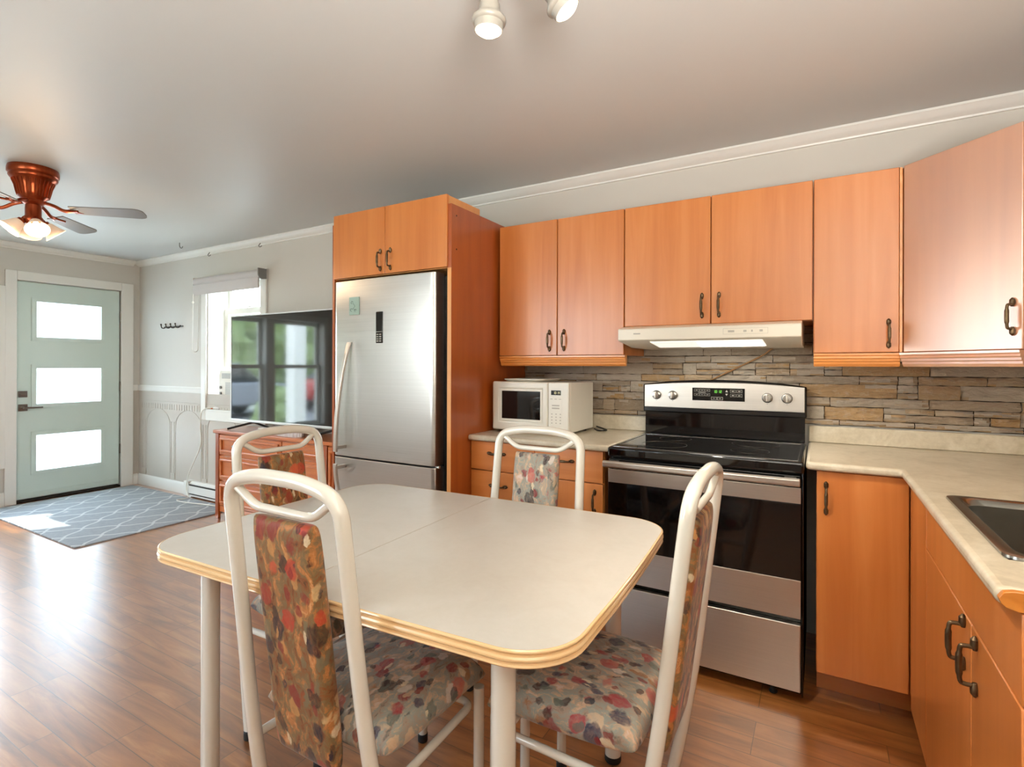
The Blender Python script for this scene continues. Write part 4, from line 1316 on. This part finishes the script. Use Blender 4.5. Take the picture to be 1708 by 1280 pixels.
dfront('door', -2.185, -1.76, 0.112, 0.695, (-2.14,))

# television
TX0, TX1, TY, TZ0, TZ1 = -3.541, -1.985, -0.2, 0.800, 1.695
tv = thing('television', 'large flat television on the dresser reflecting the end window', 'television', (-2.76, -0.19, 0.736))
obj('back_shell', MB().box(TX0 + 0.02, TX1 - 0.02, TY + 0.012, TY + 0.045, TZ0 + 0.02, TZ1 - 0.02), 'black_plastic', tv, bevel=0.01)
bz = to_wall_back(cellslab([TX0, TX0 + 0.011, TX1 - 0.011, TX1], [TZ0, TZ0 + 0.020, TZ1 - 0.011, TZ1], lambda a, b: not (TX0 + 0.011 < a < TX1 - 0.011 and TZ0 + 0.02 < b < TZ1 - 0.011), TY - 0.004, TY + 0.0115))
obj('bezel', bz, 'tv_bezel', tv, bevel=0.002)
obj('screen', MB().box(TX0 + 0.0105, TX1 - 0.0105, TY, TY + 0.011, TZ0 + 0.0195, TZ1 - 0.0105), 'tv_screen', tv, smooth=False)
for x in (-3.26, -2.27):
    obj('foot', MB().tube(fillet([(x - 0.16, -0.30, DZT + 0.010), (x, TY + 0.01, TZ0 - 0.004), (x + 0.04, TY + 0.01, TZ0 - 0.002), (x + 0.10, -0.09, DZT + 0.010)], 0.02), 0.009, 8), 'black_plastic', tv)

# things on the dresser top, seen between the chair tubes
tag(obj('small_box', MB().box(-3.02, -2.96, -0.30, -0.25, DZT + 0.0005, DZT + 0.045), 'white_plastic', bevel=0.004, org=(-2.99, -0.27, DZT)), 'small white box on the dresser top', 'box')
pc = MB()
nseg = 24
ringv = []
for zi, (zz, sc) in enumerate(((DZT + 0.0005, 1.0), (DZT + 0.025, 1.04), (DZT + 0.048, 0.97), (DZT + 0.062, 0.85))):
    ringv.append([(-2.68 + 0.15 * sc * math.cos(2 * PI * k / 48) * (1 + 0.03 * (k % 2)), -0.275 + 0.042 * sc * math.sin(2 * PI * k / 48) * (1 + 0.16 * (k % 2)), zz + (0.008 * (k % 2) if zi == 3 else 0)) for k in range(48)])
tag(obj('plastic_pouch', loft(ringv, cap_first=True), 'pouch', org=(-2.68, -0.275, DZT)), 'pale grey pleated plastic pouch on the dresser top', 'pouch')

# roller blind
rb = thing('roller_blind', 'white layered roller blind rolled up over the window', 'blind', (-3.83, -0.05, 2.05))
obj('roll', MB().tube([(-4.315, -0.058, 2.060), (-3.325, -0.058, 2.060)], 0.040, 24), 'blind_fabric', rb)
obj('hem_band', MB().prism([(-0.092, 2.030), (-0.097, 1.99), (-0.094, 1.95), (-0.086, 1.935), (-0.078, 1.936), (-0.080, 2.03)], 'x', -4.315, -3.33), 'blind_fabric', rb, angle=60)
obj('end_bracket', MB().prism([(-0.0205, 2.105), (-0.0205, 2.02)] + [(-0.060 + 0.042 * math.cos(-PI / 2 - PI * 0.5 * k / 8), 2.055 + 0.042 * math.sin(-PI / 2 - PI * 0.5 * k / 8)) for k in range(9)] + [(-0.102, 2.105)], 'x', -3.3245, -3.315), 'grey_plastic', rb)
obj('end_bracket', MB().box(-4.326, -4.3155, -0.095, -0.0205, 2.02, 2.10), 'trim_paint', rb, bevel=0.003)
chn = []
for k in range(41):
    a = PI * k / 40
    chn.append((-4.345, -0.055 - 0.026 * math.cos(a), 1.43 - 0.03 * math.sin(a)))
obj('pull_chain', MB().tube([(-4.332, -0.083, 2.05)] + chn + [(-4.332, -0.029, 2.05)], 0.0035, 6), 'trim_paint', rb)
obj('chain_stop', MB().ball((-4.338, -0.083, 1.87), 0.012), 'white_plastic', rb)

# air conditioner in the window
ac = thing('air_conditioner', 'small white window air conditioner beside the television', 'air conditioner', (-3.8, 0.1, 0.856))
AX0, AX1, AYF, AZ0, AZ1 = -4.075, -3.52, 0.015, 0.905, 1.235
obj('case', MB().box(AX0, AX1, AYF + 0.03, 0.33, AZ0, AZ1), 'white_plastic', ac, bevel=0.012, seg=3)
fp = obj('front_panel', MB().prism([(AYF + 0.0295, AZ0), (AYF + 0.008, AZ0 + 0.012), (AYF, AZ0 + 0.06), (AYF, AZ1 - 0.06), (AYF + 0.012, AZ1 - 0.01), (AYF + 0.0295, AZ1)], 'x', AX0 - 0.004, AX1 + 0.004), 'white_plastic', ac, bevel=0.004)
gr = MB()
for k in range(15):
    gr.box(AX0 + 0.105, AX1 - 0.03, AYF - 0.002, AYF + 0.004, AZ0 + 0.055 + k * 0.0105, AZ0 + 0.060 + k * 0.0105)
for k in range(5):
    gr.box(AX0 + 0.05, AX1 - 0.03, AYF - 0.002, AYF + 0.006, AZ0 + 0.245 + k * 0.010, AZ0 + 0.250 + k * 0.010)
obj('grille', gr, 'grey_plastic', fp, smooth=False)
for z in (AZ0 + 0.16, AZ0 + 0.105, AZ0 + 0.055):
    obj('knob', MB().lathe([(0.014, 0), (0.013, 0.012), (0.0, 0.014)], (AX0 + 0.035, AYF + 0.001, z), (0, -1, 0), 14), 'grey_plastic', fp)
obj('support', MB().box(AX0 + 0.05, AX1 - 0.05, 0.05, 0.2, 0.8565, AZ0 + 0.001), 'trim_paint', ac)
obj('power_cord', MB().tube(smooth_path([(-4.05, 0.05, 0.900), (-4.12, 0.01, 0.866), (-4.19, -0.02, 0.868), (-4.27, -0.032, 0.83), (-4.30, -0.03, 0.70), (-4.315, -0.02, 0.50), (-4.40, -0.075, 0.25), (-4.43, -0.085, 0.13), (-4.40, -0.10, 0.06), (-4.32, -0.13, 0.025), (-4.34, -0.22, 0.02), (-4.2, -0.23, 0.02), (-3.9, -0.17, 0.02), (-3.62, -0.14, 0.02)], 8), 0.005, 8), 'white_plastic', ac)
tag(obj('crumpled_tissue', MB().ball((-4.095, -0.004, 0.871), (0.035, 0.013, 0.015), 10, 6).ball((-4.055, -0.003, 0.869), (0.026, 0.013, 0.012), 9, 5), 'white_cloth', org=(-4.09, -0.004, 0.857)), 'crumpled white tissue on the window sill', 'tissue')
tag(obj('card_scrap', MB().box(-4.165, -4.135, -0.012, 0.02, 0.8565, 0.868), 'orange_card', bevel=0.002, org=(-4.12, 0.04, 0.857)), 'small orange card box at the corner of the window sill', 'box')

# baseboard heater
ht = thing('baseboard_heater', 'white electric baseboard heater under the window', 'heater', (-3.9, -0.04, 0))
obj('housing', MB().prism([(-0.0065, 0.012), (-0.058, 0.012), (-0.058, 0.028), (-0.05, 0.034), (-0.062, 0.04), (-0.062, 0.112), (-0.05, 0.122), (-0.05, 0.132), (-0.03, 0.148), (-0.0065, 0.150)], 'x', -4.516, -3.30), 'trim_paint', ht, angle=25)
obj('vent_slot', MB().box(-4.43, -3.32, -0.0625, -0.05, 0.113, 0.124).box(-4.43, -3.32, -0.0625, -0.05, 0.030, 0.037), 'steel_dark', ht)
obj('end_cap', MB().box(-4.519, -4.44, -0.066, -0.0065, 0.010, 0.152), 'trim_paint', ht, bevel=0.004)
obj('bracket_foot', MB().box(-4.45, -4.40, -0.062, -0.01, 0.0, 0.0125).box(-3.40, -3.35, -0.062, -0.01, 0.0, 0.0125), 'trim_paint', ht)

# coat hooks
hk = thing('hook_rail', 'small dark four-hook rail on the wall left of the window', 'hook rail', (-4.83, -0.01, 1.66))
obj('rail_bar', MB().box(-5.005, -4.655, -0.008, -0.0005, 1.655, 1.668), 'steel_dark', hk, bevel=0.002)
for k in range(4):
    x = -4.96 + k * 0.088
    obj('hook', MB().tube(smooth_path([(x, -0.006, 1.672), (x - 0.005, -0.022, 1.650), (x - 0.008, -0.045, 1.652), (x - 0.010, -0.052, 1.680)], 5), 0.0055, 8).ball((x - 0.010, -0.052, 1.684), 0.009, 8, 6), 'steel_dark', hk)
# small cup hooks left in the crown and ceiling
def cuphook(label, p, d):
    p, d = Vector(p), Vector(d)
    s = Vector((0.7, 0.2, 0)).normalized() * 0.02
    pts = [p, p + d * 0.03, p + d * 0.045 + s * 0.5, p + d * 0.05 + s * 1.2, p + d * 0.035 + s * 1.7]
    tag(obj('cup_hook', MB().tube(smooth_path(pts, 4), 0.0035, 6), 'satin_nickel', org=p), label, 'hook', 'old curtain hooks near the crown moulding')
cuphook('tiny metal hook screwed into the ceiling in front of the crown', (-4.176, -0.29, ZC - 0.001), (0, 0, -1))
cuphook('tiny metal hook under the crown above the blind\'s left half', (-4.155, -0.03, 2.337), (0, -0.5, -0.8))
cuphook('tiny metal hook under the crown above the blind\'s right end', (-3.39, -0.03, 2.337), (0, -0.5, -0.8))

# rug
rgm = loft([[(x, y, 0.0005) for x, y in rrect(-5.43, -3.63, -1.262, -0.09, 0.01, 2)], [(x, y, 0.009) for x, y in rrect(-5.43, -3.63, -1.262, -0.09, 0.01, 2)], [(x, y, 0.0105) for x, y in rrect(-5.425, -3.635, -1.257, -0.095, 0.01, 2)]], cap_first=True)
ru = obj('rug', rgm, 'trellis_rug', org=(-4.5, -0.66, 0))
tag(ru, 'grey blue trellis patterned rug on the floor at the entry door', 'rug')

# ------------------------------------------------------------------ ceiling fan
FC = Vector((-3.03, -1.68, ZC))
FS = 0.76
fan = thing('ceiling_fan', 'copper hugger ceiling fan with grey blades and lit glass shades', 'ceiling fan', FC)
obj('canopy', MB().lathe([(r_ * FS, h) for r_, h in [(0.146, 0.0), (0.150, -0.012), (0.150, -0.034), (0.140, -0.042), (0.143, -0.052), (0.136, -0.062), (0.118, -0.075), (0.104, -0.105), (0.094, -0.140), (0.088, -0.160), (0.066, -0.178), (0.070, -0.190), (0.050, -0.205), (0.0, -0.205)]], FC, n=40), 'antique_copper', fan, angle=50)
rb_ = MB()
for k in range(28):
    a = 2 * PI * k / 28
    rb_.tube([FC + Vector((math.cos(a) * r_ * FS, math.sin(a) * r_ * FS, h)) for r_, h in ((0.122, -0.072), (0.107, -0.102), (0.097, -0.138), (0.089, -0.160))], 0.0036, 6)
obj('rib_ring', rb_, 'antique_copper', fan)
obj('light_fitter', MB().lathe([(r_ * FS, h) for r_, h in [(0.046, -0.205), (0.048, -0.225), (0.048, -0.268), (0.056, -0.275), (0.060, -0.292), (0.046, -0.312), (0.020, -0.325), (0.012, -0.345), (0.0, -0.350)]], FC, n=28), 'antique_copper', fan, angle=50)
for k in range(4):
    a = math.radians(42 + 90 * k)
    u_ = Vector((math.cos(a), math.sin(a), 0))
    v_ = Vector((-math.sin(a), math.cos(a), 0))
    zb = -0.222
    br = MB()
    br.tube(smooth_path([FC + u_ * 0.055 + Vector((0, 0, -0.190)), FC + u_ * 0.10 + Vector((0, 0, -0.204)), FC + u_ * 0.15 + Vector((0, 0, -0.228)), FC + u_ * 0.20 + Vector((0, 0, zb - 0.004))], 5), 0.010, 8)
    br.tube([FC + u_ * 0.17 + v_ * 0.0 + Vector((0, 0, zb - 0.007)), FC + u_ * 0.235 + v_ * 0.03 + Vector((0, 0, zb - 0.006))], 0.006, 6)
    br.tube([FC + u_ * 0.17 + v_ * 0.0 + Vector((0, 0, zb - 0.007)), FC + u_ * 0.235 - v_ * 0.03 + Vector((0, 0, zb - 0.012))], 0.006, 6)
    bl = MB()
    R0, R1 = 0.19, 0.565
    outl = []
    for s in range(13):
        t = s / 12
        outl.append((R0 + (R1 - 0.05 - R0) * t, 0.042 + 0.012 * t))
    tipn = 8
    for s in range(1, tipn + 1):
        t = s / tipn * PI / 2
        outl.append((R1 - 0.05 + 0.05 * math.sin(t), 0.054 * math.cos(t) ** 0.6 if s < tipn else 0.0))
    loop = outl + [(r_, -w_) for r_, w_ in reversed(outl[:-1])]
    tilt = math.radians(-13)
    top, bot = [], []
    for r_, w_ in loop:
        p = FC + u_ * r_ + v_ * (w_ * math.cos(tilt)) + Vector((0, 0, zb + w_ * math.sin(tilt)))
        top.append(p + Vector((0, 0, 0.003)))
        bot.append(p - Vector((0, 0, 0.003)))
    n = len(loop)
    bl.add(top + bot, [tuple(range(n)), tuple(range(2 * n - 1, n - 1, -1))] + [(i, (i + 1) % n, n + (i + 1) % n, n + i) for i in range(n)])
    b_ = obj('blade', bl, 'fan_blade_grey', fan, angle=40)
    obj('blade_iron', br, 'antique_copper', b_)
for k in range(4):
    a = math.radians(-8 + 90 * k)
    u_ = Vector((math.cos(a), math.sin(a), 0))
    p0 = FC + u_ * 0.034 + Vector((0, 0, -0.283))
    ax = (u_ * 0.66 + Vector((0, 0, -0.75))).normalized()
    p1 = p0 + ax * 0.035
    arm = obj('shade_arm', MB().lathe([(0.0122, 0.0000), (0.0122, 0.0152), (0.0198, 0.0198), (0.0213, 0.0342), (0.0182, 0.0365)], p0, ax, 16), 'antique_copper', fan, angle=50)
    sh = obj('glass_shade', MB().lathe([(0.0198, 0.0304), (0.0274, 0.0380), (0.0334, 0.0532), (0.0395, 0.0722), (0.0486, 0.0897), (0.0562, 0.1003), (0.0547, 0.1011), (0.0380, 0.0730), (0.0258, 0.0395)], p0, ax, 28, cap=False), 'shade_glow', fan, angle=60)
    bb = p0 + ax * 0.095
    obj('bulb', MB().lathe([(0.0091, 0.0342), (0.0122, 0.0456), (0.0205, 0.0646), (0.0213, 0.0745), (0.0152, 0.0866), (0.0000, 0.0927)], p0, ax, 18), 'bulb_glow', sh)
    add_light('fan_lamp', 'POINT', p0 + ax * 0.125, (0, 0, -1), 3.2, (1.0, 0.72, 0.45), 0.04, parent=fan)

# ------------------------------------------------------------------ unseen torchiere added behind the camera as fill light
LX, LY = 1.35, -3.45
fl = thing('added_fill_lamp', 'added white torchiere out of view, throwing fill light at the ceiling', 'added fill lamp', (LX, LY, 0))
obj('base', MB().lathe([(0.14, 0.0), (0.14, 0.012), (0.03, 0.028), (0.012, 0.05)], (LX, LY, 0), n=28), 'trim_paint', fl, angle=50)
obj('pole', MB().lathe([(0.011, 0.04), (0.011, 1.10)], (LX, LY, 0), n=14), 'trim_paint', fl)
obj('bowl_shade', MB().lathe([(0.02, 1.09), (0.15, 1.105), (0.30, 1.15), (0.36, 1.20), (0.355, 1.20), (0.294, 1.156), (0.148, 1.112), (0.0, 1.105)], (LX, LY, 0), n=36, cap=False), 'trim_paint', fl, angle=60)
obj('bulb', MB().ball((LX, LY, 1.15), (0.03, 0.03, 0.035)), 'bulb_glow', fl)
add_light('added_fill_light', 'SPOT', (LX, LY, 1.24), (-0.08, 0.12, 1), 580.0, (1.0, 0.97, 0.92), 0.36, spot=math.radians(170), parent=fl)

# ------------------------------------------------------------------ track light
tl = thing('track_light', 'white ceiling track light with lit swivel spot heads', 'track light', (0.20, -1.76, ZC))
tdir = Vector((0.87, 0.5, 0)).normalized()
pA, pB = Vector((0.107, -1.807, 2.10)), Vector((0.272, -1.712, 2.150))
c0 = Vector((pA.x, pA.y, ZC))
bar = MB()
q0, q1 = c0 - tdir * 0.08, c0 + tdir * 0.32
sd = Vector((-tdir.y, tdir.x, 0)) * 0.02
vs = [q0 - sd, q1 - sd, q1 + sd, q0 + sd]
bar.add([v + Vector((0, 0, -0.024)) for v in vs] + [v + Vector((0, 0, -0.0005)) for v in vs], [(3, 2, 1, 0), (4, 5, 6, 7), (0, 1, 5, 4), (1, 2, 6, 5), (2, 3, 7, 6), (3, 0, 4, 7)])
obj('track', bar, 'trim_paint', tl, bevel=0.003)
def head(tip, ax, stem_top, watts):
    ax = Vector(ax).normalized()
    hd_ = obj('spot_head', MB().lathe([(0.012, -0.170), (0.019, -0.166), (0.021, -0.155), (0.021, -0.062), (0.026, -0.056), (0.027, -0.040), (0.034, -0.030), (0.0415, -0.024), (0.043, -0.019), (0.041, -0.013), (0.0365, -0.011), (0.0345, 0.006), (0.030, 0.004)], tip, ax, 28, cap=False), 'head_enamel', tl, angle=50)
    obj('lamp_face', MB().lathe([(0.034, 0.001), (0.032, 0.006), (0.022, 0.013), (0.0, 0.016)], tip, ax, 24), 'bulb_glow', hd_, angle=60)
    b0 = Vector(tip) - ax * 0.168
    obj('stem', MB().tube(smooth_path([Vector(stem_top), Vector(stem_top) + Vector((0, 0, -0.03)), b0 - ax * 0.01, b0 + ax * 0.01], 5), 0.008, 10), 'head_enamel', hd_)
    add_light('spot_lamp', 'SPOT', Vector(tip) + ax * 0.03, ax, watts, (1.0, 0.88, 0.72), 0.05, spot=math.radians(95), parent=tl)
head(pA, (-0.06, 0.02, -1), (pA.x, pA.y, ZC - 0.024), 14.0)
axB = Vector((0.52, 0.30, -0.80))
head(pB, axB, (pB.x - 0.07, pB.y - 0.045, ZC - 0.024), 62.0)

# ------------------------------------------------------------------ dining table
TR = math.radians(2.4)
TCX, TCY, THX, THY, TZT = -0.285, -1.618, 0.692, 0.480, 0.750
tb_ = thing('dining_table', 'white laminate dining table with ribbed cream edge', 'table', (TCX, TCY, 0))
def tw(x, y, z):
    return Vector((TCX + x * math.cos(TR) - y * math.sin(TR), TCY + x * math.sin(TR) + y * math.cos(TR), z))
def table_outline(inset, n=10):
    """superellipse-like outline with softly bowed sides and rounded corners"""
    hx, hl, hy, r = THX - inset, 0.626 - inset, THY - inset, 0.135 - inset
    pts = []
    for cx, cy, a0 in ((hx - r, hy - r, 0), (-hl + r, hy - r, PI / 2), (-hl + r, -hy + r, PI), (hx - r, -hy + r, 1.5 * PI)):
        for k in range(n + 1):
            a = a0 + PI / 2 * k / n
            pts.append((cx + r * math.cos(a), cy + r * math.sin(a)))
    # side midpoints bow out a little
    out = []
    for i, p in enumerate(pts):
        out.append(p)
        if (i + 1) % (n + 1) == 0:
            q = pts[(i + 1) % len(pts)]
            for s in (0.25, 0.5, 0.75):
                m = Vector((p[0] + (q[0] - p[0]) * s, p[1] + (q[1] - p[1]) * s))
                m *= 1 + 0.010 * math.sin(PI * s) / 1
                out.append((m.x, m.y))
    return out
def half(ring2, side, gap=0.0006):
    """clip a ring to one half of the table (side -1 left, +1 right)"""
    res = []
    n = len(ring2)
    f = lambda p: side * p[0] - gap
    for i in range(n):
        a, b = ring2[i], ring2[(i + 1) % n]
        fa, fb = f(a), f(b)
        if fa >= 0: res.append(a)
        if (fa >= 0) != (fb >= 0):
            t = fa / (fa - fb)
            res.append((a[0] + (b[0] - a[0]) * t, a[1] + (b[1] - a[1]) * t))
    return res
EDGE = [(0.004, 0.7500), (0.001, 0.7488), (0.0, 0.7465), (0.0008, 0.7440), (0.0055, 0.7415), (0.0060, 0.7400), (0.0012, 0.7375), (-0.001, 0.7340), (-0.001, 0.7310), (0.0012, 0.7280), (0.0060, 0.7258), (0.0055, 0.7243), (0.0012, 0.7220), (0.0, 0.7190), (0.002, 0.7165), (0.010, 0.7155)]
for side in (-1, 1):
    rings = [[tw(x, y, z) for x, y in half(table_outline(i_), side)] for i_, z in ((0.006, 0.7160), (0.006, 0.7498), (0.0075, TZT))]
    leaf = obj('table_leaf', loft(rings, cap_first=True), 'table_laminate', tb_, angle=30)
    rr = [[tw(x, y, z) for x, y in half(table_outline(i_), side)] for i_, z in EDGE]
    rr = [[tw(x, y, 0.7497) for x, y in half(table_outline(0.0062), side)]] + rr
    m = min(len(r) for r in rr)
    obj('edge_band', loft([r[:m] for r in rr], cap_last=True, cap_first=False), 'table_edge', leaf, angle=28)
ap = MB()
for (x0, y0), (x1, y1) in (((-0.49, -0.37), (0.54, -0.37)), ((0.54, -0.37), (0.54, 0.37)), ((0.54, 0.37), (-0.49, 0.37)), ((-0.49, 0.37), (-0.49, -0.37))):
    ap.tube([tw(x0, y0, 0.700), tw(x1, y1, 0.700)], 0.012, 10)
obj('under_frame', ap, 'chair_enamel', tb_)
for x, y in ((0.262, -1.985), (-0.772, -1.978), (0.240, -1.262), (-0.795, -1.290)):
    lg = obj('leg', MB().lathe([(0.0255, 0.022), (0.0255, 0.7155)], (x, y, 0), n=24), 'chair_enamel', tb_)
    obj('foot_glide', MB().lathe([(0.024, 0.0), (0.0262, 0.004), (0.0262, 0.022), (0.024, 0.0225)], (x, y, 0), n=20), 'rubber', lg)

# ------------------------------------------------------------------ dining chairs
def cushion(w_, d_, h_, nx=26, ny=26, p=7.0, q=2.6, k=0.05):
    """closed puffy pad in local coordinates, centred on the origin"""
    mb = MB()
    top, bot = {}, {}
    for i in range(nx + 1):
        for j in range(ny + 1):
            u, v = -1 + 2 * i / nx, -1 + 2 * j / ny
            # denser rows near the rim
            u = math.copysign(1 - (1 - abs(u)) ** 1.6, u)
            v = math.copysign(1 - (1 - abs(v)) ** 1.6, v)
            x = u * math.sqrt(1 - k * v * v) * w_ / 2
            y = v * math.sqrt(1 - k * u * u) * d_ / 2
            a = max(0.0, (1 - abs(u) ** p) * (1 - abs(v) ** p)) ** (1 / q)
            top[(i, j)] = len(mb.v); mb.v.append(Vector((x, y, h_ * 0.62 * a)))
            if i in (0, nx) or j in (0, ny):
                bot[(i, j)] = top[(i, j)]
            else:
                bot[(i, j)] = len(mb.v); mb.v.append(Vector((x, y, -h_ * 0.38 * a)))
    for i in range(nx):
        for j in range(ny):
            mb.f.append((top[(i, j)], top[(i + 1, j)], top[(i + 1, j + 1)], top[(i, j + 1)]))
            mb.f.append((bot[(i, j)], bot[(i, j + 1)], bot[(i + 1, j + 1)], bot[(i + 1, j)]))
    mb.mi = [0] * len(mb.f)
    return mb

BACK = [(0.0, -0.146), (0.2, -0.190), (0.45, -0.234), (0.65, -0.258), (0.93, -0.291), (1.1, -0.311)]
HALF = [(0.0, 0.224), (0.2, 0.211), (0.45, 0.196), (0.65, 0.188), (0.93, 0.181), (1.1, 0.177)]
def interp(tab, z):
    for (a, p), (b, q) in zip(tab, tab[1:]):
        if z <= b:
            return p + (q - p) * (z - a) / (b - a)
    return tab[-1][1]
def back_y(z):           # centre line of the back frame, leaning away
    return interp(BACK, z)
def hw(z):               # half width between the two uprights
    return interp(HALF, z)

def make_chair():
    t = thing('dining_chair', 'x', 'chair', (0, 0, 0), 'floral dining chairs around the table')
    R = 0.0165
    H = 1.012
    path = []
    zs = [0.0, 0.2, 0.38, 0.5, 0.65, 0.8]
    left = [Vector((-hw(z), back_y(z), z)) for z in zs]
    right = [Vector((hw(z), back_y(z), z)) for z in reversed(zs)]
    cor = fillet([left[-1], Vector((-hw(0.95), back_y(H - 0.02), H - 0.02)), Vector((-0.08, back_y(H), H + 0.004)), Vector((0.08, back_y(H), H + 0.004)), Vector((hw(0.95), back_y(H - 0.02), H - 0.02)), right[0]], [0, 0.095, 0.05, 0.05, 0.095, 0], 8)
    path = smooth_path(left, 3)[:-1] + cor + smooth_path(right, 3)[1:]
    path[0].z = 0.016; path[-1].z = 0.016
    fr_ = obj('back_frame', MB().tube(path, R, 16), 'chair_enamel', t, angle=60)
    g_ = MB()
    for s in (-1, 1):
        g_.lathe([(0.016, 0.0), (0.0185, 0.003), (0.0185, 0.028), (0.016, 0.030)], (s * hw(0), back_y(0), 0), n=14)
    obj('foot_cap', g_, 'rubber', fr_)
    # inner trapezoid bar under the top rail
    br = fillet([(-0.158, back_y(0.985), 0.985), (-0.095, back_y(0.943) + 0.002, 0.943), (0.095, back_y(0.943) + 0.002, 0.943), (0.158, back_y(0.985), 0.985)], 0.025, 5)
    obj('back_brace', MB().tube(br, 0.0098, 12), 'chair_enamel', t, angle=60)
    # upholstered splat
    pd = cushion(0.190, 0.552, 0.046, 22, 34, 10.0, 3.4, 0.0)
    lean = math.atan2(back_y(0.375) - back_y(0.935), 0.56)
    ang = PI / 2 + math.atan((back_y(0.935) - back_y(0.375)) / -0.56) * -1
    mid = Vector((0, back_y(0.655) + 0.002, 0.652))
    zdir = Vector((0, back_y(0.935) - back_y(0.375), 0.56)).normalized()
    ndir = Vector((0, zdir.z, -zdir.y))       # towards the sitter
    for v in pd.v:
        tap = 1.0
        v_ = mid + Vector((1, 0, 0)) * v.x * tap + zdir * v.y + ndir * v.z
        v.x, v.y, v.z = v_.x, v_.y, v_.z
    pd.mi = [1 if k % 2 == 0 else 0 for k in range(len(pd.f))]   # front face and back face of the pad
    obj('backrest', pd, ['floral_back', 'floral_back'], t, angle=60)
    # seat pad
    st_ = cushion(0.418, 0.398, 0.092, 30, 30, 6.0, 2.4, 0.09)
    for v in st_.v:
        wf = 1.0 + 0.02 * (v.y / 0.22)
        v.x *= wf
        drop = 0.030 * max(0.0, (v.y - 0.08) / 0.14) ** 2
        v.z += 0.432 - drop
        v.y += 0.002
    obj('seat', st_, 'floral_seat', t, angle=60)
    # front legs and the U-shaped side rail
    for s in (-1, 1):
        lg = obj('leg', MB().lathe([(0.0145, 0.022), (0.0145, 0.392)], (s * 0.197, 0.168, 0), n=18), 'chair_enamel', t)
        obj('foot_cap', MB().lathe([(0.014, 0.0), (0.0165, 0.003), (0.0165, 0.026), (0.0145, 0.028)], (s * 0.197, 0.168, 0), n=14), 'rubber', lg)
    zr = 0.352
    ur = fillet([(-0.203, back_y(zr) + 0.008, zr), (-0.187, 0.150, zr), (0.187, 0.150, zr), (0.203, back_y(zr) + 0.008, zr)], 0.035, 6)
    obj('rail', MB().tube(ur, 0.0105, 12), 'chair_enamel', t, angle=60)
    obj('seat_board', MB().box(-0.150, 0.150, -0.13, 0.16, 0.392, 0.406), 'black_plastic', t, bevel=0.004)
    return t

chair0 = make_chair()
def dup_chair(src):
    r = src.copy(); COL.objects.link(r)
    for ch in list(src.children):
        c = ch.copy(); COL.objects.link(c); c.parent = r
        for g_ in list(ch.children):
            d_ = g_.copy(); COL.objects.link(d_); d_.parent = c
    return r
CH = [
    ('white tube dining chair with its floral back to the near long side of the table', (-0.187, -1.868, 0), 0.0, 1.01),
    ('white tube dining chair at the table end nearest the entry door', (-0.715, -1.568, 0), -PI / 2, 1.0),
    ('white tube dining chair across the table, in front of the microwave drawers', (-0.148, -1.335, 0), PI, 1.0),
    ('white tube dining chair at the table end nearest the sink, seen from its side', (0.280, -1.575, 0), PI / 2, 1.0),
]
first = True
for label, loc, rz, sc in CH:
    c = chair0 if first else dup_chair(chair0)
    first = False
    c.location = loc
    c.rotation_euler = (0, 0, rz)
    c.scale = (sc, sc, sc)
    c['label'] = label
    if 'microwave' in label:            # paler fabric on this backrest paints in the strong light falling on it
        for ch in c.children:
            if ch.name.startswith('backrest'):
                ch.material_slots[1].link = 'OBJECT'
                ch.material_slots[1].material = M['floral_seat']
